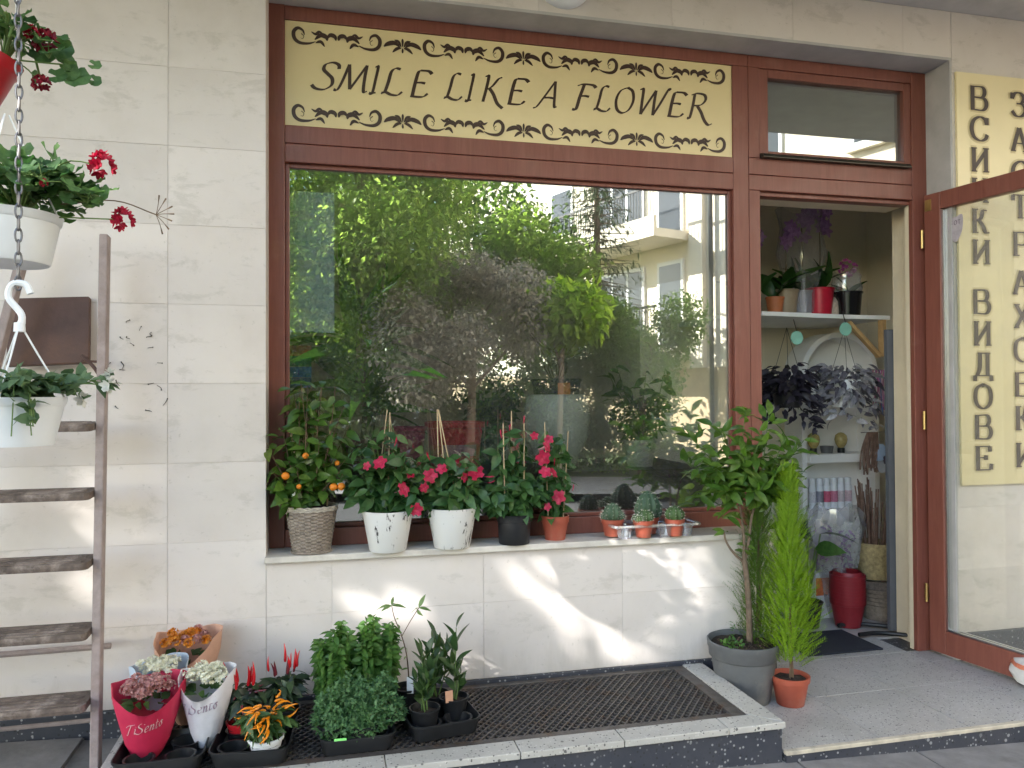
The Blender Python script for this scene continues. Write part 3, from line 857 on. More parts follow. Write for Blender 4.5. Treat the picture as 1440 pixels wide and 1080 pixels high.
# a slim conifer
cf = thing('conifer_tree', 'thin grey-green conifer mirrored in front of the balcony house', 'tree', (0, 0, 0))
MBc = MB(); MBc.tube([(5.75, -11.8, -.5), (5.72, -11.8, 4), (5.7, -11.8, 7.6)], [.12, .08, .015], 8)
Ms = []
for i in range(150):
    z = 1.2 + 6.2 * (i / 150); L = 1.35 * (1 - i / 165) + .12; a = i * 2.4
    d = np.array((math.cos(a), math.sin(a), U(-.25, .1)))
    p0 = np.array((5.72, -11.8, z)); MBc.tube([tuple(p0), tuple(p0 + d * L)], [.018, .004], 5)
    for k in range(46):
        q = p0 + d * L * U(.15, 1.0) + np.array((U(-.09, .09), U(-.09, .09), U(-.16, .02)))
        Ms.append(M34(q, (d[0] + U(-1, 1), d[1] + U(-1, 1), U(-1, .2)), U(.10, .2)))
MBc.build('trunk', BARK, cf, True)
V, F = leaf_mesh(1, .22, 0, .1, 2); mass('crown', V, F, Ms, LF_CONI, cf)

# low hedge mass, raised and thickened to block bright reflections in the window
V, F = leaf_mesh(1, .6, .2, .2, 2)
Ms = [M34((U(-3, 6.2), -10.6 + U(-.5, .5), gz(3) + U(-.1, 1.0 + .9 * math.sin(k * .0007) ** 2)), (U(-1, 1), U(-1, 1), U(-.6, .8)), U(.07, .13)) for k in range(24000)]
hdg = mass('hedge', V, F, Ms, LF_MID); tag(hdg, 'long low green hedge mirrored across the street', 'hedge')

# unseen tree that dapples the shop wall; gaps cut to shape the sun patches
LIT = [[(.24, .585), (.39, .555), (.65, .44), (.915, .165), (.87, .10), (.62, .30), (.45, .40)],
       [(.93, .60), (1.10, .66), (1.92, .70), (1.95, .36), (1.50, .09), (1.24, .22), (1.05, .40)],
       [(-.685, 1.08), (-.62, 1.08), (-.53, .38), (-.68, .30)],
       [(-.56, .58), (-.34, .565), (-.32, .44), (-.55, .45)],
       [(-.57, .87), (-.46, .865), (-.36, .735), (-.57, .74)]]
def inside(x, z, P):
    c = False; j = len(P) - 1
    for i in range(len(P)):
        if (P[i][1] > z) != (P[j][1] > z) and x < (P[j][0] - P[i][0]) * (z - P[i][1]) / (P[j][1] - P[i][1]) + P[i][0]: c = not c
        j = i
    return c
LITN = [np.array(P + [P[0]]) for P in LIT]
def sun_gap(p):
    t = -p[1] / SUN.y
    x, z = p[0] + SUN.x * t, p[2] + SUN.z * t
    if not (-.9 < x < 2.2 and -.1 < z < 1.3): return False
    for P, Q in zip(LIT, LITN):
        if inside(x, z, P): return random.random() < .93
        d = Q[1:] - Q[:-1]; w = np.array((x, z)) - Q[:-1]
        h = np.clip((w * d).sum(1) / (d * d).sum(1), 0, 1)
        if np.min(np.linalg.norm(w - d * h[:, None], axis=1)) < .06: return random.random() < .97
    return False
st_ = thing('plane_tree', 'tall leafy tree out of view on the pavement shading the shop wall', 'tree', (0, 0, 0))
cc = (-5.75, -3.95, 5.4)
cl = clumps(cc, (2.9, 1.4, 1.7), 38, 1.1, .9)
crown(st_, cl, 70000, .11, LF_LIME, sun_gap, inner=.1)
mb = MB(); limbs(mb, (-8.4, -3.2, -.2), (-8.1, -3.6, 4.4), .17, sorted(cl)[:6]); mb.build('trunk', BARK, st_, True)

# cream apartment house with balconies
CREAM = plain('sunny_cream_render', (.80, .72, .58), .85, .06, 1.5)
WHITEW = plain('white_window_frame', (.8, .8, .8), .5, .03)
DGL = plain('dark_window_glass', (.05, .06, .075), .08, .2, 3)
RAIL = plain('dark_balcony_iron', (.03, .03, .03), .5, .2)
ap = thing('apartment_house', 'cream apartment house with corner balconies mirrored at the right of the window', 'building', (8.75, -13.0, -.6), math.atan2(.95, .31))
# local x runs along the facade towards the shop, local +y is outward (to the left)
MB().box(-14, 11, -8, 0, 0, 15).build('wall', CREAM, ap)
MB().box(-14, 11, .0005, .05, 0, 2.5).build('base_course', plain('tan_base_stone', (.5, .38, .24), .8, .2, 2), ap)
MB().box(-.35, .1, .0005, .12, 2.5, 15).build('pilaster', CREAM, ap)
for fl in range(4):
    z = 2.95 + fl * 2.8
    MB().box(-4.4, -.4, .0005, 1.15, z - .2, z).build('balcony_slab', CREAM, ap)
    MB().box(-4.4, -.4, 1.05, 1.15, z, z + .28).build('balcony_edge', CREAM, ap)
    rl = MB(); rl.box(-4.4, -.4, 1.08, 1.12, z + .95, z + 1.0)
    for k in range(40): rl.box(-4.38 + k * .1, -4.365 + k * .1, 1.09, 1.105, z + .28, z + .95)
    rl.build('railing', RAIL, ap)
    dd = MB().box(-3.9, -2.0, .003, .06, z + .02, z + 2.2).build('window', WHITEW, ap)
    for k in range(3): MB().box(-3.85 + k * .62, -3.33 + k * .62, .061, .066, z + .1, z + 2.1).build('pane', DGL, dd)
    dd = MB().box(-1.5, -.6, .003, .06, z + .02, z + 2.2).build('window', WHITEW, ap); MB().box(-1.42, -.68, .061, .066, z + .1, z + 2.1).build('pane', DGL, dd)
    for x in (1.2, 3.9, 6.3, 8.6, -6.2, -8.6, -11.2):
        w = MB().box(x, x + 1.1, .003, .05, z + .8, z + 2.2).build('window', WHITEW, ap); MB().box(x + .08, x + 1.02, .051, .056, z + .88, z + 2.12).build('pane', DGL, w)
        MB().box(x - .05, x + 1.15, .003, .14, z + .7, z + .798).build('window_ledge', CREAM, ap)
dpz = MB(); dpz.tube([(.35, .1, 0), (.35, .1, 15)], .05, 8); dpz.build('downpipe', RAIL, ap)
# pale house far behind the trees
ph = thing('pale_house', 'pale far house behind the mirrored trees', 'building', (-9, -30, -.6))
MB().box(0, 11, -8, 0, 0, 7).build('wall', plain('pale_render', (.55, .52, .47), .9, .08, 1), ph)
MB().add([(-.4, .4, 7), (11.4, .4, 7), (11.4, -8.4, 7), (-.4, -8.4, 7), (1.5, -4, 9.2), (9.5, -4, 9.2)], [(0, 1, 5, 4), (1, 2, 5), (2, 3, 4, 5), (3, 0, 4)]).build('roof', plain('red_roof_tile', (.3, .1, .06), .8, .2, 3), ph)
for fl in range(2):
    for k in range(4):
        w = MB().box(1 + k * 2.6, 2.2 + k * 2.6, .003, .05, 1.2 + fl * 3, 2.7 + fl * 3).build('window', WHITEW, ph); MB().box(1.1 + k * 2.6, 2.1 + k * 2.6, .051, .056, 1.3 + fl * 3, 2.6 + fl * 3).build('pane', DGL, w)


# ================================================================== LADDER AND HANGING PLANTERS
OLDW = plain('weathered_mauve_paint', (.31, .255, .245), .75, .18, 22, .35, dirt=(.24, .19, .17))
TREAD = plain('worn_tread_wood', (.13, .10, .085), .8, .4, 30, .5, dirt=(.36, .30, .27))
RUST = plain('rusty_brown_sheet', (.085, .045, .035), .6, .25, 7, .3, .2, dirt=(.15, .075, .045))
lad = thing('stepladder', 'old mauve-brown wooden stepladder leaning against the stone wall', 'ladder', (-.72, -.1, gz(-.72)))
def plank(name, a, b, w, t, mat, parent, bev=.004):
    """a bar from a to b, w wide (in y) and t thick"""
    a, b = Vector(a), Vector(b); x = (b - a).normalized()
    y = Vector((0, 1, 0)); y = (y - x * x.dot(y)).normalized(); z = x.cross(y)
    L = []
    for p in (a, b): L.append([tuple(p + y * sy * w / 2 + z * sz * t / 2) for sy, sz in ((-1, -1), (1, -1), (1, 1), (-1, 1))])
    return MB().loft(L).build(name, mat, parent, bevel=bev)
def rail_y(z): return -.20 + .15 * z / 1.9
plank('rail', (.202, rail_y(0), 0), (.190, rail_y(1.80), 1.80), .046, .028, OLDW, lad)
plank('rail', (-.40, rail_y(0), 0), (-.045, rail_y(1.82), 1.82), .046, .028, OLDW, lad)
for k in range(7):
    z = .225 + k * .2265
    if k > 4: break
    xl = -.40 + .355 * z / 1.82 + .016; xr_ = .202 - .012 * z / 1.82 - .016
    y = rail_y(z)
    m = MB().loft([rrect(xr_ - xl, .125, -.012, .02, 4), rrect(xr_ - xl, .13, .0, .022, 4), rrect(xr_ - xl, .125, .012, .02, 4)])
    for g in range(4): m.box(-(xr_ - xl) / 2 + .01, (xr_ - xl) / 2 - .02, -.05 + g * .026, -.04 + g * .026, .0115, .0155)
    m.build('step', TREAD, lad, loc=((xl + xr_) / 2, y - .02, z), rot=(R(3), 0, 0))
m = MB(); m.tube([(-.37, .03, .33), (.19, .03, .335)], .011, 8); m.build('brace_rod', OLDW, lad, True)
m = MB(); m.tube([(-.37, -.09, .115), (.19, -.09, .12)], .008, 8); m.build('brace_rod', OLDW, lad, True)
tp = MB().loft([rrect(.265, .25, -.012, .007), rrect(.265, .25, .012, .007)])
tp.build('top_plate', RUST, lad, loc=(-.02, .055, 1.468), rot=(R(78), R(-3), 0), bevel=.003)
m = MB(); m.tube(curve([(.10, -.0, 1.38), (.15, -.02, 1.33), (.19, -.05, 1.26)], 4), .006, 6); m.tube([(.1, 0, 1.36), (.19, -.03, 1.355)], .005, 6); m.build('bracket', RUST, lad, True)

# chain of steel links
chain = thing('hanging_chain', 'long grey steel chain hanging in front of the ladder', 'chain', (-.440, -1.2, 1.515))
lk = MB()
N = 14; path = []
for i in range(N):
    a = 2 * math.pi * i / N
    path.append((.0065 * math.cos(a), 0, .0165 * math.sin(a) * (1.0)))
path.append(path[0]); path.append(path[1])
lk.tube(path[:-1], .0024, 6, False)
lkm = lk.mesh('link', plain('dark_zinc_chain', (.16, .155, .16), .45, .2, 30, metal=.8), True)
zz, i = 0.02, 0
while zz < 1.6:
    off = -.018 * max(0, (zz - .45)) ** 1.0 * .9
    obj('link', lkm, chain, (off, 0, zz), (0, 0, R(90) * (i % 2) + R(30)))
    zz += .0268; i += 1
    
def hang_pot(name, label, loc, rt, rb, h, mat, ztop, cords=3, tilt=(0, 0, 0), hook=True):
    t = thing(name, label, 'hanging planter', loc); t.rotation_euler = tilt
    MB().lathe([(0, 0), (rb * .96, 0), (rb, .006), (rb + (rt - rb) * .8, h * .8), (rt * .965, h * .82), (rt, h * .85), (rt * 1.02, h * .97), (rt * 1.04, h), (rt * .98, h), (rt * .95, h * .9), (rt * .85, h * .86), (0, h * .86)], 40).build('pot', mat, t, True)
    MB().lathe([(rt * .93, h * .9), (rt * .5, h * .93), (0, h * .92)], 20).build('soil', SOIL, t, True)
    for k in range(cords):
        a = R(25 + 360 * k / cords); m = MB()
        m.tube(curve([(rt * math.cos(a), rt * math.sin(a), h * .93), (rt * .5 * math.cos(a), rt * .5 * math.sin(a), h + (ztop - h) * .5), (.006 * math.cos(a), .006 * math.sin(a), ztop)], 4), .0022, 6)
        m.build('hanger_cord', WHITEPL, t, True)
    if hook:
        m = MB(); m.tube(curve([(0, 0, ztop - .005), (.004, 0, ztop + .03), (-.022, 0, ztop + .068), (-.014, 0, ztop + .098), (.012, 0, ztop + .098), (.022, 0, ztop + .078)], 6), [.0085] * 4 + [.0075] * 27, 8)
        m.lathe([(0, 0), (.012, 0), (.011, .02), (0, .022)], 12, (0, 0, ztop - .008))
        m.build('hook', WHITEPL, t, True)
    return t
LF_GER = leafmat('geranium_leaf', (.035, .085, .028), (.085, .16, .05), .3, .6)
PETR = leafmat('crimson_petal', (.35, .006, .03), (.55, .02, .06), .3, .5)
PETD = leafmat('dark_red_petal', (.16, .005, .02), (.3, .012, .035), .3, .5)
PETW = leafmat('white_petal', (.72, .72, .66), (.82, .82, .78), .3, .5)
def ger_leaf(mat):
    V, F = [(0, 0, 0)], []
    n = 21
    for ring, rr in enumerate((.5, 1.0)):
        for i in range(n):
            a = R(-160 + 320 * i / (n - 1)); lob = 1 - (.16 if ring else .04) * (1 - abs(math.cos(a * 2.6))) - .05 * (i % 2) * ring
            r = .5 * rr * lob
            V.append((.42 + r * math.cos(a) if True else 0, r * math.sin(a), .06 * math.cos(5.2 * a) * rr * rr + .10 * rr * rr * (r)))
    for i in range(n - 1):
        F.append((0, 1 + i, 2 + i)); F.append((1 + i, 1 + n + i, 2 + n + i, 2 + i))
    V[0] = (.36, 0, -.02)
    me = bpy.data.meshes.new('leaf'); me.from_pydata(V, [], F); me.materials.append(mat); me.shade_smooth(); return me
GLEAF = ger_leaf(LF_GER)
def petal_cluster(mat, n, r, size, up=.5):
    V, F = leaf_mesh(1, .75, .15, -.15, 3, tipw=.35)
    Ms = []
    for i in range(n):
        d = np.array((random.gauss(0, 1), random.gauss(0, 1), random.gauss(up, .8))); d /= np.linalg.norm(d)
        c = d * r * U(.75, 1)
        a0 = U(0, 6.28)
        x, y, z = frame_of(d)
        for k in range(5):
            a = a0 + k * 1.2566
            e = y * math.cos(a) + z * math.sin(a) + x * .55
            Ms.append(M34(c, e, size * U(.8, 1.1), tuple(x)))
    W = np.einsum('nij,kj->nki', np.array(Ms)[:, :, :3], np.array(V)) + np.array(Ms)[:, None, :, 3]
    k = len(V); FF = [tuple(i + j * k for i in f) for j in range(len(Ms)) for f in F]
    me = bpy.data.meshes.new('flower_head'); me.from_pydata([tuple(p) for p in W.reshape(-1, 3)], [], FF); me.materials.append(mat); me.shade_smooth(); return me
CLUST_R, CLUST_D = petal_cluster(PETR, 20, .026, .016), petal_cluster(PETD, 16, .022, .015)
def geranium(t, c, stems, leaves, spread, flowers):
    """c: rim centre (local). stems run outwards, leaves sit along them on petioles"""
    m = MB(); tips = []
    for k in range(stems):
        a = R(-125 + 250 * (k + .5) / stems) + U(-.2, .2); L = spread * U(.6, 1)
        p = [(c[0], c[1], c[2]), (c[0] + .4 * L * math.cos(a), c[1] + .4 * L * math.sin(a), c[2] + U(.06, .11)), (c[0] + L * math.cos(a), c[1] + L * math.sin(a), c[2] + U(0, .09))]
        q = curve(p, 5); m.tube(q, list(np.linspace(.005, .0025, len(q))), 6); tips.append(q)
    for i in range(leaves * 2):
        q = random.choice(tips); b = np.array(q[random.randrange(2, len(q))])
        d = np.array((U(-1, 1), U(-1, 1), U(-.2, 1))); d /= np.linalg.norm(d)
        e = b + d * U(.015, .045)
        m.tube([tuple(b), tuple(e)], .0012, 4, False)
        put('leaf', GLEAF, t, e, (d[0], d[1], d[2] * .2 + U(-.35, .25)), U(.042, .07), (U(-.5, .5), U(-1.2, -.1), U(.3, 1)))
    m.build('stem', STEMG, t, True)
    for (p, me, s) in flowers:
        f = put('flower_head', me, t, p, (1, 0, 0), s)
        s_ = MB(); s_.tube(curve([c, ((c[0] + p[0]) / 2, (c[1] + p[1]) / 2, max(c[2], p[2]) + .0), p], 4), .0018, 5); s_.build('flower_stalk', STEMG, t, True)
p1_ = hang_pot('hanging_planter', 'white hanging pot of trailing small-leaved plant on the lowest hook', (-.437, -1.2, 1.172), .092, .070, .108, WHITEPL, .262)
LF_TRAIL = leafmat('small_grey_green_leaf', (.05, .095, .045), (.11, .17, .08), .3, .55)
tl = leaf_data('leaf', LF_TRAIL, L=1, W=.62, fold=.2, droop=.3, seg=3)
wf = petal_cluster(PETW, 3, .006, .012, .8)
m = MB(); cnt = 0
for k in range(40):
    a = U(0, 6.28); L = U(.08, .15); dn = U(-.02, .05)
    if k < 5: a = U(-1.9, -1.0); dn = -U(.06, .13); L = U(.11, .13)
    if k in (6, 7, 8): a = U(-.25, .15); L = U(.17, .20); dn = U(.01, .05)
    q = curve([(0, 0, .1), (.55 * L * math.cos(a), .55 * L * math.sin(a), .125 + U(0, .03)), (L * math.cos(a), L * math.sin(a), .115 + dn)], 6)
    m.tube(q, .0014, 5)
    for j in range(2, len(q), 1):
        d = (math.cos(a) * .3 + U(-1, 1), math.sin(a) * .3 + U(-1, 1), U(-.4, .7))
        if cnt < 300 and random.random() < .72: put('leaf', tl, p1_, q[j], d, U(.026, .044)); cnt += 1
    if k in (6, 7, 8, 9, 10): put('flower', wf, p1_, q[-1], (1, 0, 0), 1.25)
m.build('stem', STEMG, p1_, True)
p2_ = hang_pot('hanging_planter', 'white hanging pot of red geraniums in front of the ladder top', (-.52, -1.05, 1.600), .118, .096, .118, WHITEPL, .36, hook=False)
geranium(p2_, (.03, 0, .115), 12, 80, .21, [((.215, -.02, .245), CLUST_R, 1.05), ((.265, -.03, .112), CLUST_R, .9), ((.12, -.12, .17), CLUST_R, .3)])
hs = MB(); q = curve([(.12, 0, .15), (.24, 0, .165), (.335, -.0, .135)], 5); hs.tube(q, .0016, 5)
for k in range(7):
    a = R(-70 + 25 * k); hs.tube(curve([(.335, 0, .135), (.335 + .02 * math.cos(a), U(-.01, .01), .135 + .022 * math.sin(a)), (.335 + .042 * math.cos(a), U(-.02, .02), .135 + .05 * math.sin(a))], 3), [.0009] * 5 + [.0018, .0022], 5)
hs.build('seed_head', STEMB, p2_, True)
p3_ = hang_pot('hanging_planter', 'red hanging pot of dark red geraniums at the top left corner', (-.645, -1.02, 1.955), .105, .07, .17, REDPL, .5, tilt=(0, R(14), 0), hook=False)
geranium(p3_, (.07, 0, .165), 7, 20, .15, [((.155, -.02, .235), CLUST_D, 1.1), ((.13, -.05, .24), CLUST_R, .55), ((.175, -.03, .13), CLUST_D, .8), ((.06, -.1, .22), CLUST_D, .5)])
m = MB(); q = curve([(.05, 0, .17), (.12, 0, .185), (.20, -.01, .2)], 4); m.tube(q, .0022, 5); m.build('stem', STEMG, p3_, True)
for p, s in (((.14, -.01, .235), .06), ((.16, 0, .205), .045), ((.19, -.01, .17), .07), ((.215, 0, .225), .035), ((.17, -.01, .185), .05), ((.225, 0, .19), .035), ((.15, -.02, .16), .05)):
    put('leaf', GLEAF, p3_, (p[0] + .05 - .42 * s, p[1], p[2]), (1, 0, U(-.3, .3)), s, (0, -1, U(.2, .6)))

# stray wisps of vine stuck to the wall
wv = thing('vine_wisps', 'dry dark vine tendrils clinging to the wall beside the ladder', 'vine', (-.42, 0, 1.4))
for k in range(18):
    x, z = U(-.14, .07), U(-.17, .17)
    m = MB(); a = U(0, 6.28); L = U(.012, .03)
    m.tube(curve([(x, -.003, z), (x + L * .5 * math.cos(a) + U(-.008, .008), -.005, z + L * .5 * math.sin(a)), (x + L * math.cos(a), -.003, z + L * math.sin(a))], 4), [U(.0008, .0016)] * 5 + [.001] * 4, 5)
    m.lathe([(0, -.003), (.0028, 0), (0, .003)], 6, (x, -.004, z))
    m.build('tendril', plain('dry_tendril', (.05, .045, .035), .9), wv, True)

# ================================================================== GROUND TRAYS
def tray(label, loc, w, d, h, nx, ny, rz=0):
    t = thing('carry_tray', label, 'tray', loc, rz, 'black carry trays on the light well')
    m = MB()
    m.loft([rrect(w * .90, d * .90, 0, .03), rrect(w * .97, d * .97, h - .004, .035), rrect(w, d, h - .004, .04), rrect(w * 1.005, d * 1.005, h + .002, .04), rrect(w * .97, d * .97, h + .004, .035), rrect(w * .945, d * .945, h - .004, .032), rrect(w * .88, d * .88, .008, .03)])
    m.build('shell', BLACKPL, t, True)
    pw, pd = w * .9 / nx, d * .9 / ny
    for i in range(nx):
        for j in range(ny):
            r = min(pw, pd) / 2 * .93
            c = ((i - (nx - 1) / 2) * pw, (j - (ny - 1) / 2) * pd, 0)
            MB().lathe([(r * .8, .009), (r * .9, h * .75), (r, h * .8), (r * .86, h * .8), (r * .78, .009)], 20, c).build('pocket', BLACKPL, t, True)
    return t
TZ = .106
tray('black carry tray holding the paper-wrapped flowers', (-.285, -.43, TZ), .27, .23, .05, 2, 2)
tray('black carry tray holding the chili pepper plants', (-.005, -.40, TZ), .25, .30, .05, 2, 2, R(-4))
tray('black carry tray holding the bushy basil plants', (.325, -.40, TZ), .25, .27, .05, 2, 2, R(2))
tray('black carry tray holding the small laurel plants', (.612, -.36, TZ), .25, .27, .05, 2, 2, R(9))
FZ = TZ + .010
def pot_mesh(rt, rb, h, mat, lip=.012, n=28, name='pot'):
    return MB().lathe([(0, 0), (rb, 0), (rb + (rt - rb) * .85, h - lip), (rt * 1.03, h - lip), (rt * 1.05, h - .001), (rt * 1.02, h), (rt * .97, h), (rt * .93, h * .8), (rb * .9, .01)], n).mesh(name, mat, True)
def add_pot(t, rt, rb, h, mat, lip=.012):
    po_ = obj('pot', pot_mesh(rt, rb, h, mat, lip), t)
    MB().lathe([(rt * .94, h - .02), (rt * .5, h - .012), (0, h - .014)], 16, fn=lambda r, z, a, i: (r, z + .004 * math.sin(a * 5 + i))).build('soil', SOIL, po_, True)

# ---- paper-wrapped kalanchoes
SCRIPT = {'T': (.62, [[(-.05, .82), (.1, .98), (.5, .98), (.72, 1.04)], [(.36, .98), (.28, .5), (.2, .02), (.05, .06)]]), 'i': (.22, [[(.05, .5), (.12, .55), (.08, .08), (.22, .1)], [(.15, .72), (.17, .76)]]),
          'S': (.6, CALLI['S'][1]), 'e': (.36, [[(.02, .26), (.24, .34), (.26, .5), (.12, .54), (.02, .28), (.1, .02), (.34, .12)]]), 'n': (.42, [[(.0, .5), (.08, .52), (.04, .0)], [(.05, .3), (.22, .54), (.3, .4), (.27, .04), (.42, .12)]]),
          't': (.3, [[(.14, .9), (.07, .3), (.1, .02), (.28, .1)], [(-.02, .56), (.28, .58)]]), 'o': (.36, [[(.18, .52), (.02, .3), (.14, .0), (.3, .2), (.18, .52), (.36, .5)]])}
def wrapped(label, loc, rz, rt, rb, h, paper, bloom, blooms, liner=None, text=None, waist=.34, fl_z=.0, group=None):
    t = thing('wrapped_flower', label, 'potted flower', loc, rz, group)
    def shape(r, z, a, i):
        q = z / h
        rr = r * (1 + .06 * math.sin(3 * a + 1) * q + .03 * math.sin(7 * a) * q + .025 * math.sin(13 * a + 9 * q) * (1 - q * .5))
        dip = -.24 * h * max(0, math.cos(a + R(90))) ** 2 if q > .9 else (-.10 * h * max(0, math.cos(a + R(90))) ** 2 if q > .6 else 0)
        return rr, z + dip + (.05 * h * math.sin(2 * a + .6) if q > .9 else 0)
    prof = [(rb * .55, 0), (rb * .72, .06 * h), (rb, .22 * h), (rb + (rt - rb) * .5, .55 * h), (rt * .96, .82 * h), (rt, 1.0 * h)]
    q = [(rt * .985, h * .995), (rt * .93, .8 * h), (rt * .7, .6 * h)]
    MB().lathe(prof + q, 48, fn=shape).build('paper_wrap', paper, t, True)
    if liner: MB().lathe([(rt * .6, .5 * h), (rt * .9, .85 * h), (rt * .97, 1.10 * h), (rt * .95, 1.095 * h), (rt * .8, .8 * h)], 40, fn=lambda r, z, a, i: (r * (1 + .04 * math.sin(5 * a)), z + .05 * h * math.sin(3 * a + 2) - (.3 * h if math.sin(a) < -.2 else 0) * (1 if z > h else 0))).build('inner_wrap', liner, t, True)
    lm = leaf_data('leaf', LF_GER, L=1, W=.7, fold=.15, droop=.3, seg=3)
    for k in range(16):
        a = U(0, 6.28); put('leaf', lm, t, (rt * .45 * math.cos(a), rt * .3 * math.sin(a), .72 * h), (math.cos(a), math.sin(a), U(.2, .8)), U(.035, .06))
    for k in range(blooms):
        a = k * 2.4; r = rt * .68 * math.sqrt((k + .5) / blooms)
        put('flower_head', bloom[k % len(bloom)], t, (r * math.cos(a), r * math.sin(a), h * (.92 + fl_z) + U(-.008, .012) + .02 * (1 - (r / rt))), (U(-1, 1), U(-1, 1), .2), U(.9, 1.15))
    if text:
        ink, zt, sc = text
        mb = MB(); u0 = 0; words = 'TiSento'; tot = sum(SCRIPT[c][0] * 1.15 for c in words)
        for ch in words:
            wd, stq = SCRIPT[ch]
            def mp(u, v, l, u0=u0):
                s = (u0 + u + v * .2 - tot / 2) * sc; z = zt + (v - .5) * sc + s * .18
                q = min(max(z / h, 0), 1); rr = np.interp(z, [p[1] for p in prof], [p[0] for p in prof])
                a = -math.pi / 2 + s / rr
                rr2, _ = shape(rr, z, a, 0)
                return (math.cos(a) * (rr2 + .0012 + l), math.sin(a) * (rr2 + .0012 + l), z)
            pen(mb, stq, mp, .095, .03, .6); u0 += wd * 1.15
        mb.build('lettering', ink, t)
    return t
def paper(name, c): return plain(name, c, .55, .06, 30, .08)
BL_P = petal_cluster(leafmat('dusty_pink_petal', (.42, .2, .2), (.62, .38, .36), .25), 22, .017, .009)
BL_W = petal_cluster(leafmat('cream_white_petal', (.72, .72, .58), (.85, .85, .76), .25), 22, .018, .0095)
BL_O = petal_cluster(leafmat('orange_petal', (.62, .2, .02), (.75, .36, .05), .25), 22, .016, .009)
wrapped('potted pink kalanchoe wrapped in crimson paper with script lettering', (-.340, -.395, FZ), R(6), .112, .066, .235, paper('crimson_wrapping_paper', (.52, .022, .075)), [BL_P], 16, None, (plain('silver_print', (.58, .36, .38), .35), .125, .034))
wrapped('potted white kalanchoe wrapped in white paper with script lettering', (-.165, -.36, FZ), R(-14), .088, .05, .245, paper('white_wrapping_paper', (.70, .70, .76)), [BL_W], 15, None, (plain('mauve_print', (.30, .22, .30), .5), .15, .038))
wrapped('potted cream kalanchoe in pale blue paper behind the crimson one', (-.335, -.245, FZ), R(20), .092, .055, .245, paper('pale_blue_wrapping_paper', (.50, .60, .72)), [BL_W], 12, None)
wrapped('potted orange kalanchoe in peach paper at the back of the tray', (-.265, -.12, FZ - .01), R(-10), .112, .06, .315, paper('peach_wrapping_paper', (.62, .36, .26)), [BL_O, BL_O, BL_P], 14, None)

# ---- chili pepper plants
LF_PEP = leafmat('chili_leaf', (.035, .08, .028), (.085, .15, .045), .32, .45)
LF_PEPD = leafmat('dark_chili_leaf', (.018, .028, .022), (.04, .075, .03), .25, .4)
CH_R = plain('red_chili_skin', (.50, .012, .018), .2, .15, 20); CH_O = plain('orange_chili_skin', (.72, .24, .012), .2, .15, 20); CH_D = plain('dark_purple_chili_skin', (.14, .02, .03), .25, .2, 20); CH_Y = plain('yellow_chili_skin', (.6, .42, .05), .22, .1, 20)
def chili(mat, L=.06, bend=.2):
    m = MB(); q = curve([(0, 0, 0), (L * .4, 0, L * .02), (L * .75, 0, -L * bend * .3), (L, 0, -L * bend)], 4)
    rr = [.0052 * (1 - (i / (len(q) - 1)) ** 1.6 * .88) for i in range(len(q))]; rr[0] = .003; rr[-1] = .0004
    m.tube(q, rr, 8); return m.mesh('chili', mat, True)
CHR, CHO, CHD, CHY = chili(CH_R, .062, .1), chili(CH_O, .050, .5), chili(CH_D, .06, .1), chili(CH_Y, .05, .4)
def pepper(label, loc, potc, pr, ph, H, W, leafm, fruits, nl=110):
    t = thing('chili_plant', label, 'chili plant', loc, U(0, 6))
    add_pot(t, pr, pr * .74, ph, potc, .01)
    lm = leaf_data('leaf', leafm, L=1, W=.36, fold=.2, droop=.35, seg=4)
    m = MB(); nodes = []
    for k in range(9):
        a = k * 2.4; e = (W * .8 * math.cos(a) * U(.5, 1), W * .8 * math.sin(a) * U(.5, 1), ph + H * U(.55, .95))
        q = curve([(0, 0, ph - .02), (e[0] * .3, e[1] * .3, ph + H * .45), e], 5); m.tube(q, list(np.linspace(.0035, .0014, len(q))), 5); nodes += q[4:]
    m.build('stem', STEMG, t, True)
    for i in range(nl):
        b = random.choice(nodes); a = U(0, 6.28)
        put('leaf', lm, t, b, (math.cos(a), math.sin(a), U(-.9, .35)), U(.042, .078))
    for me, n, up, zr in fruits:
        for i in range(n):
            a = U(0, 6.28); r = W * U(.15, .7)
            d = (math.cos(a) * (1 - up), math.sin(a) * (1 - up), up) if up > .5 else (math.cos(a), math.sin(a), U(-.3, .5))
            put('chili', me, t, (r * math.cos(a), r * math.sin(a), ph + H * U(*zr)), d, U(.8, 1.15), roll=U(-2, 2))
    return t
pepper('chili plant with bright orange peppers in a white pot', (.035, -.485, FZ), WHITEPL, .055, .062, .095, .085, LF_PEP, [(CHO, 34, .3, (.45, 1.1))], 200)
pepper('chili plant with upright red peppers in a red pot', (-.055, -.33, FZ), REDPL, .05, .06, .135, .08, LF_PEPD, [(CHR, 9, .9, (.85, 1.0)), (CHY, 2, .3, (.9, 1.0)), (CHD, 8, .4, (.45, .8))], 170)
pepper('dark-leaved chili plant with red peppers at the back right of its tray', (.085, -.28, FZ), BLACKPL, .05, .07, .13, .085, LF_PEPD, [(CHR, 7, .93, (.95, 1.08)), (CHD, 5, .8, (.8, 1.05))], 180)

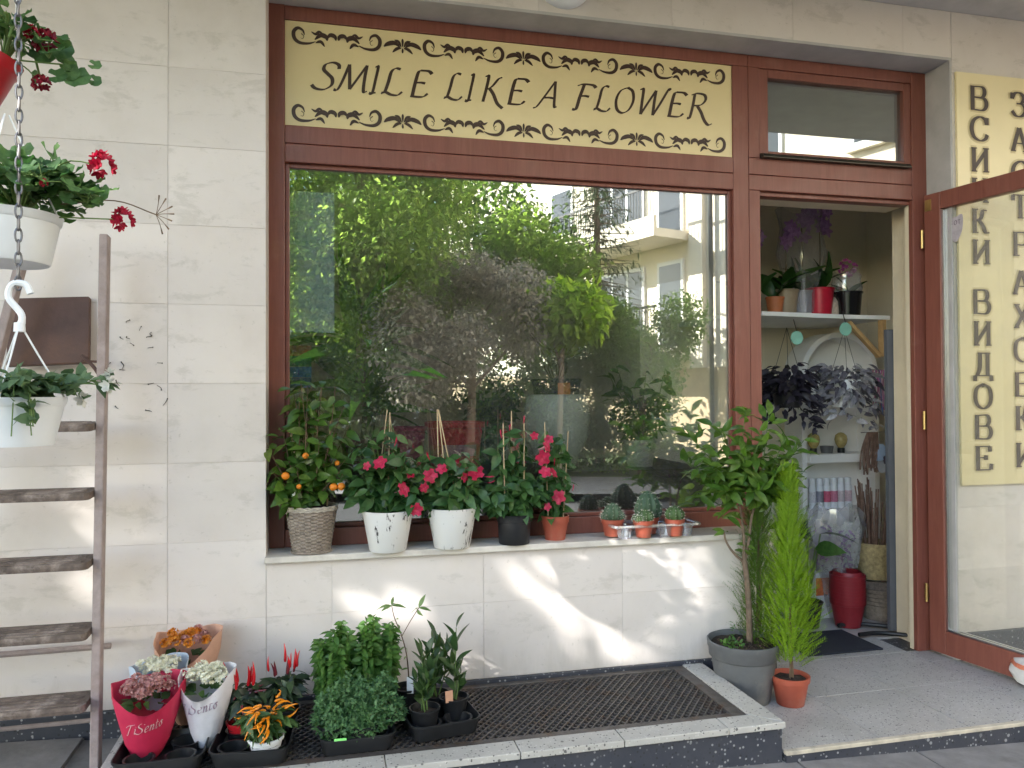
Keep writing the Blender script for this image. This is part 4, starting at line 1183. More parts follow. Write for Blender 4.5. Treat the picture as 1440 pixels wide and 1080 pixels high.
# ---- basil: two tall plants behind, bushy small-leaved ones in front
LF_BAS = leafmat('basil_leaf', (.045, .115, .025), (.10, .20, .045), .38, .45)
LF_BUS = leafmat('bush_basil_leaf', (.065, .145, .06), (.12, .225, .095), .38, .5)
def basil(label, loc, H, W, size, mat, stems, step, pot=True):
    t = thing('basil_plant', label, 'herb', loc)
    add_pot(t, .055, .042, .07, BLACKPL, .008)
    V, F = leaf_mesh(1, .55, .3, .35, 3)
    Ms = []; m = MB()
    if step == 0:          # a dense dome of tiny leaves, tufted at the shoot tips
        V, F = leaf_mesh(1, .5, .3, .25, 2)
        for k in range(stems // 4):
            d = np.array((random.gauss(0, 1), random.gauss(0, 1), abs(random.gauss(.4, .8)))); d /= np.linalg.norm(d)
            c = np.array((d[0] * W * 1.15, d[1] * W * 1.15, .055 + d[2] * H)) * (U(.72, 1.05) if k % 3 else U(.35, .8))
            c[2] = max(c[2], .04)
            if k % 3 == 0: m.tube([(0, 0, .05), tuple(c)], .0011, 4, False)
            for j in range(9):
                e = d * .5 + np.array((U(-1, 1), U(-1, 1), U(-.6, 1)))
                Ms.append(M34(c + np.array((U(-1, 1), U(-1, 1), U(-1, 1))) * .007, e, size * U(.6, 1.15), (U(-.7, .7), U(-1, .4), U(.2, 1))))
        stems = 0
    for k in range(stems):
        a = U(0, 6.28); r = W * math.sqrt(U(0, 1)); top = (r * math.cos(a), r * math.sin(a), .06 + H * U(.72, 1.0) * (1 - .25 * (r / W) ** 2))
        q = curve([(top[0] * .3, top[1] * .3, .06), (top[0] * .8, top[1] * .8, .06 + (top[2] - .06) * .5), top], 10)
        m.tube(q, .0016, 5)
        n = len(q)
        for j in range(3, n, step):
            for s in range(4):
                b = a * 3 + j * 1.57 + s * 1.5708 * (1 if s < 2 else 1)
                sz = size * U(.7, 1.15) * (1.0 - .35 * (j / n) ** 3)
                Ms.append(M34(q[j], (math.cos(b), math.sin(b), U(-.8, .35) + .6 * (j / n) ** 4), sz, (U(-.6, .6), U(-1, .3), U(.4, 1))))
    mass('foliage', V, F, Ms, mat, t)
    m.build('stem', STEMG, t, True)
    return t
basil('tall leafy basil plant at the left back of its tray', (.262, -.275, FZ), .30, .070, .048, LF_BAS, 20, 1)
basil('tallest bright basil plant beside the pale seedling', (.405, -.27, FZ), .31, .074, .048, LF_BAS, 21, 1)
basil('bushy small-leaved basil at the left front of its tray', (.252, -.455, FZ), .125, .062, .02, LF_BUS, 900, 0)
basil('bushy small-leaved basil hanging over the tray front', (.345, -.475, FZ), .095, .055, .02, LF_BUS, 800, 0)
basil('bushy small-leaved basil at the right side of its tray', (.408, -.41, FZ), .145, .070, .02, LF_BUS, 1000, 0)
basil('bushy small-leaved basil in the middle of its tray', (.315, -.385, FZ), .150, .062, .02, LF_BUS, 900, 0)
MB().box(-.02, .02, -.001, 0, 0, .008).build('price_tag', plain('green_price_tag', (.25, .75, .2), .5), None, loc=(.27, -.5365, TZ + .052))
bpy.data.objects['price_tag']['label'] = 'tiny bright green tag on the basil tray rim'; bpy.data.objects['price_tag']['category'] = 'tag'

# ---- laurels and a seedling
LF_LAU = leafmat('laurel_leaf', (.025, .055, .02), (.06, .105, .032), .25, .32)
LF_PALE = leafmat('pale_seedling_leaf', (.10, .17, .06), (.2, .28, .12), .4, .4)
def shoot(t, base, top, leafm, n, size, r=.003, mat=STEMG, start=.3, ang=.9, spin=2.4, tipup=True):
    base, top = np.array(base, float), np.array(top, float)
    mid = (base + top) / 2 + np.array((U(-.01, .01), U(-.01, .01), 0)) * 1.5
    q = curve([tuple(base), tuple(mid), tuple(top)], 6); m = MB(); m.tube(q, list(np.linspace(r, r * .5, len(q))), 6); m.build('stem', mat, t, True)
    a0 = U(0, 6.28)
    for i in range(n):
        f = start + (1 - start) * i / max(1, n - 1); p = np.array(q[min(int(f * (len(q) - 1)), len(q) - 1)])
        a = a0 + i * spin; el = ang + (.5 if tipup else 0) * (i / n) ** 2
        put('leaf', leafm, t, p, (math.cos(a) * math.cos(el), math.sin(a) * math.cos(el), math.sin(el)), size * U(.75, 1.15))
LAUREL = leaf_data('leaf', LF_LAU, L=1, W=.36, fold=.3, droop=.15, seg=6)
def laurel(label, loc, shoots, group='potted laurels'):
    t = thing('laurel_plant', label, 'potted plant', loc)
    add_pot(t, .052, .04, .075, BLACKPL, .008)
    for (x, y, H, n, s) in shoots: shoot(t, (x * .3, y * .3, .06), (x, y, .07 + H), LAUREL, n, s, ang=.75)
    return t
laurel('small laurel plant at the left front of the laurel tray', (.560, -.41, FZ), [(-.01, .0, .19, 14, .07), (.03, .0, .14, 13, .068), (.0, -.03, .11, 12, .062), (-.03, .02, .1, 10, .06)])
laurel('dense dark laurel plant at the back of the laurel tray', (.615, -.29, FZ), [(.0, .0, .20, 12, .08), (.035, .01, .17, 12, .075), (-.035, .0, .15, 12, .07), (.01, -.03, .12, 11, .066)])
laurel('tall laurel shoot with long leaves nearest the open grate', (.675, -.335, FZ), [(.01, .0, .25, 9, .095), (-.01, .02, .13, 9, .07), (.02, -.02, .09, 8, .06)])
LBL = plain('tan_label', (.5, .27, .17), .6)
lb = MB().box(-.014, .014, 0, .0012, 0, .04).build('plant_label', LBL, None, loc=(.652, -.382, FZ + .07), rot=(R(-8), 0, R(10)))
tag(lb, 'tan paper label stuck in a laurel pot', 'label')
lb = MB().box(-.012, .012, 0, .0012, 0, .06).build('plant_label', WHITEPL, None, loc=(.522, -.29, FZ + .08), rot=(R(-5), 0, R(-8)))
tag(lb, 'white label stuck in the seedling pot', 'label')
sd = thing('seedling', 'thin pale-leaved seedling rising above the basil', 'potted plant', (.515, -.24, FZ))
add_pot(sd, .05, .04, .09, BLACKPL, .008)
PL = leaf_data('leaf', LF_PALE, L=1, W=.30, fold=.25, droop=.35, seg=5)
m = MB(); q = curve([(.01, 0, .08), (.0, 0, .2), (-.02, 0, .28), (-.045, .0, .345), (-.055, 0, .39)], 5); m.tube(q, list(np.linspace(.003, .0016, len(q))), 6)
q2 = curve([(-.018, 0, .275), (.015, 0, .33), (.045, 0, .375)], 5); m.tube(q2, .0015, 6); m.build('stem', STEMB, sd, True)
for p, dd_, s in [(q[-1], (-1, 0, .1), .055), (q[-1], (.9, -.4, .15), .055), (q[-1], (.2, .5, .9), .04), (q[-1], (-.7, -.6, .05), .05), (q[-1], (.6, .7, .3), .05), (q2[-1], (.4, 0, .95), .055), (q2[-1], (1, -.2, -.05), .05), (q2[-1], (-.8, -.5, 0), .045), (q2[-2], (.1, -1, -.1), .045), (q2[-2], (.2, 1, .1), .045),
                  (q[13], (-1, -.1, .15), .045), (q[13], (.3, -.9, .05), .045), (q[14], (.1, .9, .1), .045), (q[12], (-.6, -.6, -.3), .035), (q[7], (-.8, -.2, -.3), .03), (q[7], (.5, -.4, -.5), .026), (q[5], (-.5, -.8, .1), .028), (q[3], (-1, -.2, .1), .028)]:
    put('leaf', PL, sd, p, dd_, s)

# ================================================================== TALL PLANTS BY THE DOOR
LF_CIT = leafmat('citrus_leaf', (.045, .105, .018), (.11, .19, .035), .42, .32, tip=(.18, .26, .06))
CITL = leaf_data('leaf', LF_CIT, L=1, W=.40, fold=.3, droop=.25, seg=5)
ct = thing('citrus_tree', 'slender citrus tree with a bare trunk in a big dusty grey pot', 'potted tree', (1.935, -.165, 0))
MB().lathe([(0, 0), (.105, 0), (.108, .005), (.132, .175), (.138, .178), (.142, .183), (.144, .215), (.148, .22), (.150, .245), (.144, .247), (.139, .238), (.131, .2), (.1, .01)], 48).build('pot', GREYPLAS, ct, True)
MB().lathe([(.136, .222), (.1, .232), (.05, .225), (0, .236)], 28, fn=lambda r, z, a, i: (r, z + .006 * math.sin(a * 4 + i * 2))).build('soil', SOIL, ct, True)
Ms = [M34((U(-.11, .11), U(-.11, .06), .232), (U(-1, 1), U(-1, 1), U(0, 1)), U(.006, .014), roll=U(0, 3)) for _ in range(150)]
V, F = leaf_mesh(1, .8, .4, .1, 2)
mass('bark_mulch', V, F, Ms, plain('bark_mulch_chip', (.10, .065, .045), .9, .5, 60), ct)
m = MB()
tr = curve([(.03, 0, .22), (.028, .0, .36), (.022, .0, .47), (.012, .0, .555), (.004, 0, .58)], 5)
m.tube(tr, list(np.linspace(.0135, .0105, len(tr))), 10)
forks = [curve([(.004, 0, .57), (-.045, .0, .615), (-.075, 0, .66), (-.085, 0, .70)], 4), curve([(.006, 0, .57), (.008, 0, .66), (.0, .01, .78), (-.01, .02, .90)], 4), curve([(.008, 0, .57), (.03, 0, .66), (.045, 0, .76), (.075, -.01, .86)], 4)]
for i, fk in enumerate(forks): m.tube(fk, list(np.linspace(.0085 if i else .006, .004, len(fk))), 8)
m.build('trunk', BARK, ct, True)
ends = [forks[1][-1], forks[2][-1], forks[1][-4], forks[2][-4], forks[1][-2], forks[2][-2]]
targets = [(-.23, .0, 1.10), (-.17, -.06, .98), (-.10, .0, 1.14), (-.05, -.08, 1.05), (.02, .0, 1.20), (.05, -.07, 1.10), (.13, 0, 1.19), (.16, -.06, 1.08), (.24, .0, 1.03), (.10, -.1, .95), (-.12, -.08, .88), (.27, -.03, .94), (.20, .05, .98), (-.20, .06, .92), (.0, -.12, .90), (.06, .05, 1.00)]
m = MB(); nl = 0; exl = []
targets += [(-.26, -.02, 1.0), (-.22, .03, .85), (.30, .0, 1.08), (.26, .02, .84), (-.08, .0, .80), (.12, .0, .82)]
for tg in targets:
    e = min(ends, key=lambda p: (p[0] - tg[0]) ** 2 * .5 + (p[2] - tg[2]) ** 2 * .3 + U(0, .02))
    q = curve([e, ((e[0] + tg[0]) / 2, (e[1] + tg[1]) / 2, (e[2] + tg[2]) / 2 - .01), tg], 8); m.tube(q, list(np.linspace(.003, .0014, len(q))), 6)
    a = U(0, 6)
    for j in range(2, len(q)):
        a += 2.4; el = U(-.7, .4) + (.7 if j > len(q) - 4 else 0)
        if random.random() < .9: exl.append(M34(np.array(q[j]) + np.array((U(-.03, .03), U(-.03, .03), U(-.03, .03))), (math.cos(a + 1.2) * math.cos(el), math.sin(a + 1.2) * math.cos(el), math.sin(el)), U(.055, .09), (U(-.7, .7), U(-1.1, .25), U(.35, 1))))
        if nl < 285: put('leaf', CITL, ct, q[j], (math.cos(a) * math.cos(el), math.sin(a) * math.cos(el), math.sin(el)), U(.06, .10)); nl += 1
for b, dz in ((forks[0][-1], 0), (forks[1][2], 0), (forks[2][3], 0), (forks[1][5], 0)):
    for k in range(5):
        a = U(0, 6); put('leaf', CITL, ct, b, (math.cos(a), math.sin(a), U(-.4, .6)), U(.035, .06))
m.build('twig', STEMG, ct, True)
mass('inner_leaves', [tuple(v.co) for v in CITL.vertices], [tuple(q.vertices) for q in CITL.polygons], exl, LF_CIT, ct, True)
wd = leaf_data('leaf', LF_BAS, L=1, W=.5, fold=.2, droop=.3, seg=3)
for k in range(46): put('weed_leaf', wd, ct, (-.075 + U(-.035, .035), -.05 + U(-.05, .04), .235 + U(0, .02)), (U(-1, 1), U(-1, 1), U(.2, 1.2)), U(.012, .03))
for k in range(7): put('weed_leaf', wd, ct, (-.055 + U(-.006, .006), -.02, .25 + .012 * k), (U(-1, 1), U(-1, 1), U(.2, 1)), U(.018, .028))

LF_CYP = leafmat('lime_cypress_spray', (.13, .235, .014), (.25, .38, .035), .4, .6)
LF_CYD = leafmat('dark_cypress_spray', (.05, .11, .018), (.11, .19, .03), .3, .6)
def cypress(label, loc, H, Wd, mat, potc, pr, ph, n=900, zlow=.03):
    t = thing('cypress', label, 'potted conifer', loc)
    add_pot(t, pr, pr * .72, ph, potc, .022)
    # a spray: a short curved twig set with tiny side shoots
    SV, SF = [], []
    for j in range(7):
        x = .16 + .84 * j / 6
        for s in (-1, 1, 0):
            b = np.array((x, 0, .10 * x * x)); e = b + (np.array((.16, s * .11, .05)) if s else np.array((.15, 0, .08)))
            w = .021; k = len(SV)
            SV += [tuple(b + np.array((0, -w, 0))), tuple(b + np.array((0, w, 0))), tuple(e + np.array((0, 0, .01)))]
            SF.append((k, k + 1, k + 2))
    k = len(SV); SV += [(0, -.012, 0), (0, .012, 0), (1, 0, .1)]; SF.append((k, k + 1, k + 2))
    Ms = []; m = MB()
    for s in range(4): m.tube(curve([(U(-.012, .012), U(-.012, .012), ph - .03), (U(-.01, .01), U(-.01, .01), ph + H * .3), (0, 0, ph + H * .8)], 4), .0032, 6)
    for i in range(n):
        f = (i / n) ** .9; a_ = i * 2.39996; z = ph + zlow + (H - zlow) * f
        prof = min(1, .62 + 3.2 * f) * (1 - f) ** .62 * (1 + .14 * math.sin(a_ * 3 + f * 14) + .14 * U(-1, 1))
        r = Wd * prof; a = i * 2.39996
        q = r * U(.25, .92)
        up = .75 + .9 * f
        Ms.append(M34((q * math.cos(a), q * math.sin(a), z), (math.cos(a) + U(-.4, .4), math.sin(a) + U(-.4, .4), up * U(.25, 1.5)), U(.05, .095) * (1 - .35 * f)))
    mass('foliage', SV, SF, Ms, mat, t)
    m.build('stem', STEMB, t, True)
    return t
cypress('lime green lemon cypress in a small terracotta-coloured pot', (2.092, -.262, 0), .83, .108, LF_CYP, TERRAC, .076, .118, 2300, .05)
cypress('dark green cypress standing behind the lime green one', (2.06, -.075, 0), .80, .105, LF_CYD, BLACKPL, .07, .11, 1600)

# ================================================================== WINDOW SILL PLANTS
def bsk(r, z, a, i): return (r + (.0035 * math.sin(12 * a + math.pi * i) if 0 < i < 25 else 0), z)
WICK = plain('grey_wicker', (.24, .20, .165), .8, .3, 60, .5, dirt=(.36, .32, .27))
cb = thing('citrus_basket', 'wicker basket with a small citrus bush bearing orange fruit on the sill', 'potted plant', (.168, .052, SILL))
H = .186
m = MB()
prof = [(.0, .0), (.072, .0)] + [(.073 + .026 * (k / 24), .004 + (H - .02) * k / 24) for k in range(25)]
m.lathe(prof, 48, fn=lambda r, z, a, i: (r + (.0032 * math.sin(12 * a + math.pi * i) if i > 1 else 0), z))
m.build('basket', WICK, cb, True)
m = MB()
for k in range(3): m.lathe([(.099 + .005 * math.cos(b) + k * .0, H - .016 + .006 * k + .004 * math.sin(b)) for b in np.linspace(0, 2 * math.pi, 9)], 48, fn=lambda r, z, a, i, k=k: (r, z + .002 * math.sin(20 * a + k * 2)))
m.build('basket_rim', plain('pale_wicker_rim', (.42, .38, .32), .75, .25, 60, .4), cb, True)
m = MB(); m.lathe([(.077 + .004 * math.cos(b), .005 + .004 * math.sin(b)) for b in np.linspace(0, 2 * math.pi, 9)], 48); m.build('basket_foot', WICK, cb, True)
MB().lathe([(.095, H - .012), (.04, H - .004), (0, H - .006)], 24).build('soil', SOIL, cb, True)
for (a, b) in (((-.03, -.02, H - .02), (-.085, .02, .52)), ((.06, .0, H - .02), (.075, .02, .56)), ((.0, .04, H - .02), (.02, .05, .60))):
    mm = MB(); mm.tube([a, b], .0032, 6); mm.build('cane', STICK, cb, True)
ORG = plain('orange_peel', (.72, .22, .012), .38, .1, 80, .25)
og = MB().lathe([(.0, -1), (.35, -.93), (.7, -.7), (.95, -.3), (1, .0), (.94, .35), (.7, .72), (.35, .92), (0, .96)], 20).mesh('orange', ORG, True)
def bush(t, base, tips, leaf, per, size, r0=.004, mat=STEMB, lim=280):
    m = MB(); n = 0; ex = []; per = int(per * 1.5)
    for tp_ in tips:
        q = curve([base, ((base[0] * .5 + tp_[0] * .5) + U(-.02, .02), (base[1] * .5 + tp_[1] * .5), base[2] * .55 + tp_[2] * .45), tp_], 7)
        m.tube(q, list(np.linspace(r0, r0 * .35, len(q))), 6)
        a = U(0, 6)
        for k in range(per):
            f = .3 + .7 * k / max(1, per - 1); p = q[min(len(q) - 1, int(f * (len(q) - 1) + .5))]
            a += 2.4; el = U(-.85, .4)
            if n < lim: put('leaf', leaf, t, p, (math.cos(a) * math.cos(el), math.sin(a) * math.cos(el), math.sin(el)), size * U(.7, 1.2)); n += 1
            else: ex.append(M34(p, (math.cos(a) * math.cos(el), math.sin(a) * math.cos(el), math.sin(el)), size * U(.7, 1.2), (U(-.7, .7), U(-1.1, .25), U(.35, 1))))
    m.build('stem', mat, t, True)
    if ex:
        lv = [tuple(v.co) for v in leaf.vertices]; mass('inner_leaves', lv, [tuple(q.vertices) for q in leaf.polygons], ex, leaf.materials[0], t, True)
LF_CIT2 = leafmat('dark_citrus_leaf', (.032, .08, .015), (.09, .165, .03), .35, .32, tip=(.15, .19, .04))
CL2 = leaf_data('leaf', LF_CIT2, L=1, W=.46, fold=.25, droop=.25, seg=5)
tips = [(U(-.15, .14), U(-.07, .07), U(.24, .70)) for _ in range(28)] + [(-.18, -.04, .46), (-.15, -.05, .33), (-.14, -.06, .27), (.15, .0, .50), (.0, .0, .66), (.13, -.02, .36), (-.08, -.08, .22)]
bush(cb, (-.01, .0, H - .01), tips, CL2, 9, .075, lim=299)
for (x, y, z, s) in ((-.095, -.075, .31, .0155), (.085, -.08, .262, .015), (.115, -.075, .262, .0155), (-.02, -.07, .385, .0125), (-.045, -.085, .268, .010), (.1, -.02, .35, .011)):
    put('orange', og, cb, (x, y, z), (1, 0, U(-.3, .3)), s)
wfl = petal_cluster(PETW, 1, .004, .014, .6)
for p in ((-.055, -.09, .235), (-.12, -.07, .255)): put('flower', wfl, cb, p, (1, 0, 0), 1)

LF_MAN = leafmat('mandevilla_leaf', (.028, .078, .026), (.075, .15, .045), .32, .34)
ML = leaf_data('leaf', LF_MAN, L=1, W=.46, fold=.2, droop=.3, seg=5)
PETM = leafmat('magenta_red_petal', (.50, .012, .06), (.68, .05, .14), .35, .45)
PETP = leafmat('pink_throat', (.70, .35, .38), (.8, .5, .5), .3)
def trumpet():
    V, F = leaf_mesh(1, 1.05, .1, .3, 5, tipw=.62, shape=.8)
    Ms = [M34((0, 0, 0), (.45, math.cos(a), math.sin(a)), .030, (1, 0, 0)) for a in [k * 1.2566 for k in range(5)]]
    W = np.einsum('nij,kj->nki', np.array(Ms)[:, :, :3], np.array(V)) + np.array(Ms)[:, None, :, 3]
    k = len(V); m = MB(); m.add([tuple(p) for p in W.reshape(-1, 3)], [tuple(i + j * k for i in f) for j in range(5) for f in F])
    m.tube([(-.045, 0, 0), (-.028, 0, 0), (-.012, 0, 0), (.003, 0, 0)], [.0015, .002, .005, .0075], 10, False, mi=1)
    me = m.mesh('flower', [PETM, PETP], True); return me
TRU = trumpet()
bud = MB(); bud.tube([(0, 0, 0), (.02, 0, 0), (.03, 0, .002), (.042, 0, .004)], [.0015, .003, .004, .0008], 8); BUD = bud.mesh('flower_bud', PETM, True)
def mandevilla(label, loc, potf, rim, H, W, flowers, buds, per=7, n=22, canes=(), extra=(), size=.052, group='mandevillas in pots on the sill'):
    t = thing('mandevilla', label, 'potted flower', loc, 0, group)
    potf(t)
    tips = []
    for _ in range(n):
        a = U(0, 6.28); r = W * math.sqrt(U(.1, 1)); tips.append((r * math.cos(a), r * .7 * math.sin(a) - .01, rim + H * U(.25, 1.0) * (1 - .35 * (r / W) ** 2)))
    tips += list(extra)
    bush(t, (0, 0, rim - .02), tips, ML, per, size * 1.42, .0028, STEMG, 299)
    for (p, q) in canes:
        mm = MB(); mm.tube([p, q], .0025, 6); mm.build('cane', STICK, t, True)
    for (x, y, z, d, s) in flowers: put('flower', TRU, t, (x, y, z), d, s, roll=U(0, 6))
    for (x, y, z, d) in buds: put('flower_bud', BUD, t, (x, y, z), d, U(.7, 1))
    return t
def crackpot():
    m, nt, b = nmat('white_pot_with_bark_marks')
    oi = nt.nodes.new('ShaderNodeObjectInfo'); ad = node(nt, 'ShaderNodeVectorMath', operation='MULTIPLY_ADD'); ad.inputs[1].default_value = (7, 5, 3)
    nt.links.new(oi.outputs['Random'], ad.inputs[0]); nt.links.new(coords(nt), ad.inputs[2])
    mp_ = nt.nodes.new('ShaderNodeMapping'); mp_.inputs['Scale'].default_value = (34, 34, 4.5); nt.links.new(ad.outputs[0], mp_.inputs['Vector']); v = mp_.outputs[0]
    f = noise(nt, v, 1.0, 5, .7, .4)
    msk = ramp(nt, noise(nt, ad.outputs[0], 22, 3), [(.40, (0, 0, 0)), (.5, (1, 1, 1))])
    k = ramp(nt, f, [(.575, (0, 0, 0)), (.59, (1, 1, 1))])
    mm = mixc(nt, k, msk, 1.0, 'MULTIPLY')
    c = mixc(nt, (.74, .745, .74), (.05, .05, .05), mm); nt.links.new(c, b.inputs['Base Color'])
    b.inputs['Roughness'].default_value = .4
    bump(nt, b, k, -.3, .003)
    return m
CRACK = crackpot()
def whitepot(t):
    MB().lathe([(0, 0), (.070, 0), (.073, .003), (.101, .158), (.102, .161), (.098, .162), (.094, .14), (.07, .006)], 44).build('pot', CRACK, t, True)
    MB().lathe([(.096, .146), (.05, .152), (0, .15)], 20).build('soil', SOIL, t, True)
def blackpot(t):
    MB().lathe([(0, 0), (.062, 0), (.064, .003), (.069, .09), (.072, .092), (.074, .118), (.076, .122), (.072, .123), (.068, .1)], 36).build('pot', BLACKPL, t, True)
    MB().lathe([(.07, .108), (.03, .114), (0, .112)], 20).build('soil', SOIL, t, True)
def terrapot(t): add_pot(t, .058, .043, .102, TERRAC, .028)
FW = lambda x, z, s=1, y=-.09, d=(.15, -1, .25): (x, y, z, (d[0] + U(-1, 1), d[1], d[2] + U(-.5, .6)), s)
mandevilla('red-flowered mandevilla in a white cracked-bark pot next to the wicker basket', (.465, .005, SILL), whitepot, .16, .38, .145,
           [FW(-.035, .355), FW(.052, .25, 1.05), FW(.105, .17, .9), FW(.085, .31, .7), FW(-.085, .345, .6)], [(.02, -.09, .42, (.3, -.3, 1)), (.1, -.06, .24, (1, -.3, .4))], 8, 28, [((.0, .0, .14), (.01, .01, .55)), ((-.05, .03, .14), (.0, .02, .56)), ((.05, .03, .14), (.01, .02, .55))], [(-.14, 0, .3), (.12, -.05, .36), (0, 0, .5), (.03, -.02, .46)])
mandevilla('low spreading mandevilla in the right one of the white pots', (.725, .01, SILL), whitepot, .16, .26, .16,
           [FW(.085, .305, 1.15), FW(-.10, .30, 1.0), FW(-.055, .325, .8), FW(.035, .29, .7), FW(-.125, .255, .7)], [(.12, -.08, .29, (1, -.3, -.1)), (.14, -.05, .26, (1, -.2, .2)), (-.1, -.08, .36, (-.4, -.3, .8))], 8, 28, [((-.05, .02, .15), (-.055, .03, .56)), ((-.01, .03, .15), (-.05, .03, .56)), ((.03, .02, .15), (-.05, .03, .56))], [(.17, .0, .26), (.18, -.03, .22), (-.15, 0, .22)])
mandevilla('tall mandevilla trained on canes in a plain black pot', (.988, .018, SILL), blackpot, .12, .38, .12,
           [FW(.115, .405, .9), FW(.10, .36, 1.1), FW(.11, .30, .9), FW(.065, .45, .6)], [(-.03, -.05, .47, (0, -.2, 1)), (.03, -.05, .5, (.1, -.2, 1)), (-.06, -.04, .44, (-.3, -.2, 1))], 8, 26, [((-.045, -.03, .1), (-.05, -.02, .50)), ((.035, -.03, .1), (.04, -.02, .50)), ((.0, .04, .1), (0, .04, .55))], [(-.02, 0, .46), (.04, 0, .47), (-.07, 0, .40)])
mandevilla('small bright-flowered mandevilla in a terracotta-coloured pot', (1.178, .06, SILL), terrapot, .10, .38, .085,
           [FW(-.005, .19, 1.05, -.08), FW(-.055, .15, .6, -.08), FW(-.03, .29, .8, -.08), FW(-.045, .43, .7, -.07)], [(.06, -.06, .21, (.2, -.2, 1)), (-.02, -.06, .32, (.0, -.3, 1))], 7, 20, [((-.035, -.02, .08), (-.05, -.02, .50)), ((.03, -.02, .08), (.055, -.02, .46)), ((-.06, -.02, .36), (.07, -.02, .35))], [(0, 0, .36), (.05, 0, .42), (-.03, 0, .46)])

# clear plastic tray with cacti
PLAS = glassmat('clear_plastic', .12, (.90, .90, .96), .10, .16)
ptr = thing('clear_tray', 'clear plastic tray holding potted cacti on the sill', 'tray', (1.60, .010, SILL))
m = MB()
m.loft([rrect(.40, .155, .052, .02), rrect(.405, .16, .056, .022), rrect(.40, .155, .064, .02), rrect(.385, .14, .064, .018), rrect(.38, .135, .05, .016)], (False, False))
for i in range(4):
    for j in range(2):
        if (i, j) in (): continue
        m.lathe([(.0, .004), (.026, .004), (.034, .05), (.04, .052)], 16, (-.14 + i * .094, -.034 + j * .07, 0))
m.build('shell', PLAS, ptr, True)
CAC = leafmat('cactus_skin', (.05, .10, .035), (.10, .17, .06), .05, .6); CAC2 = leafmat('blue_green_cactus', (.06, .11, .065), (.1, .16, .09), .05, .6)
SPN = plain('white_spine', (.75, .72, .62), .7)
def cactus(label, loc, heads, mat, tufts=True, potr=.042, ph=.072):
    t = thing('cactus', label, 'cactus', loc, 0, 'cacti in the clear tray')
    add_pot(t, potr, potr * .72, ph, TERRAC, .016)
    sp = MB()
    for (x, y, r, h) in heads:
        n = 60
        pr = [(r * math.sin(math.pi * min(1, q * .94 + .06)) ** .65, h * q) for q in np.linspace(0, 1, 13)]
        f = lambda rr, z, a, i: (rr * (1 + .09 * math.cos(10 * a)), z)
        MB().lathe(pr, n, (x, y, ph - .015), fn=f).build('cactus_body', mat, t, True)
        for k in range(10):
            a = 2 * math.pi * k / 10
            for q in range(1, 12, 2):
                rr, z = pr[q]; rr *= 1.09; p = np.array((x + rr * math.cos(a), y + rr * math.sin(a), ph - .015 + z))
                for s in range(4):
                    d = np.array((math.cos(a) + U(-.8, .8), math.sin(a) + U(-.8, .8), U(-.6, .9))); d *= .007 if not tufts else .004
                    sp.tube([tuple(p), tuple(p + d)], [.0008 if tufts else .0004, .0002], 3, False)
                if tufts: sp.lathe([(0, -.0016), (.0016, 0), (0, .0016)], 5, tuple(p))
    o = sp.build('spines', SPN, t); o['kind'] = 'stuff'
    return t
cactus('spiny blue-green cactus at the left end of the clear tray', (1.430, .035, SILL + .008), [(0, 0, .038, .085), (-.03, .01, .018, .05), (.03, -.01, .02, .055)], CAC2, False, .048)
cactus('clustered green cactus with white tufts in the front of the clear tray', (1.545, -.030, SILL + .008), [(.01, -.0, .033, .062), (-.024, -.015, .018, .042), (-.028, .014, .016, .04)], CAC)
cactus('single round cactus with white tufts at the right of the clear tray', (1.690, -.030, SILL + .008), [(0, 0, .040, .072)], CAC)
cactus('tall dark spiny cactus behind the round ones', (1.60, .048, SILL + .008), [(0, 0, .05, .13), (-.03, 0, .03, .10), (.035, 0, .028, .09)], CAC2, False, .046)

# ================================================================== BEHIND THE WINDOW GLASS
DARKW = plain('dark_display_wood', (.055, .03, .022), .5, .25, 8)
bn = thing('display_bench', 'dark wooden display bench inside the window', 'bench', (0, 0, 0))
MB().box(.08, 2.0, .235, .95, .90, .93).build('top', DARKW, bn, bevel=.004)
MB().box(.10, 1.98, .255, .275, 0, .8995).build('front_panel', DARKW, bn)
for x in (.12, 1.94): MB().box(x - .02, x + .02, .88, .93, 0, .8995).build('leg', DARKW, bn)
BZ = .93
LF_DRA = leafmat('dracaena_leaf', (.06, .17, .03), (.16, .32, .06), .5, .3, tip=(.30, .46, .10))
DRL = leaf_data('leaf', LF_DRA, L=1, W=.19, fold=.3, droop=.5, seg=8, shape=.6)
dc = thing('dracaena', 'tall strappy dracaena inside the left of the window', 'potted plant', (.385, .43, BZ))
obj('pot', pot_mesh(.10, .075, .16, plain('plum_pot', (.2, .02, .07), .35), .02), dc); MB().lathe([(.09, .14), (0, .145)], 20).build('soil', SOIL, dc)
m = MB(); q = curve([(0, 0, .13), (.01, 0, .35), (-.02, 0, .62)], 5); m.tube(q, .012, 8); q2 = curve([(.03, 0, .13), (.05, 0, .25), (.05, 0, .36)], 4); m.tube(q2, .01, 8); m.build('stem', BARK, dc, True)
for top, n, L in ((q[-1], 34, .42), (q[-4], 16, .40), (q2[-1], 22, .30)):
    for k in range(n):
        a = k * 2.4; el = 1.35 - 1.3 * k / n + U(-.1, .1)
        put('leaf', DRL, dc, (top[0], top[1], top[2] - .1 * k / n), (math.cos(a) * math.cos(el), math.sin(a) * math.cos(el), math.sin(el)), L * U(.75, 1.1))
rt = thing('red_tub', 'red plastic tub inside the window behind the white pots', 'tub', (.80, .40, BZ))
MB().lathe([(0, 0), (.105, 0), (.128, .20), (.138, .205), (.14, .228), (.132, .23), (.12, .2), (.1, .01), (0, .01)], 36).build('tub', plain('bright_red_plastic', (.66, .03, .05), .35), rt, True)
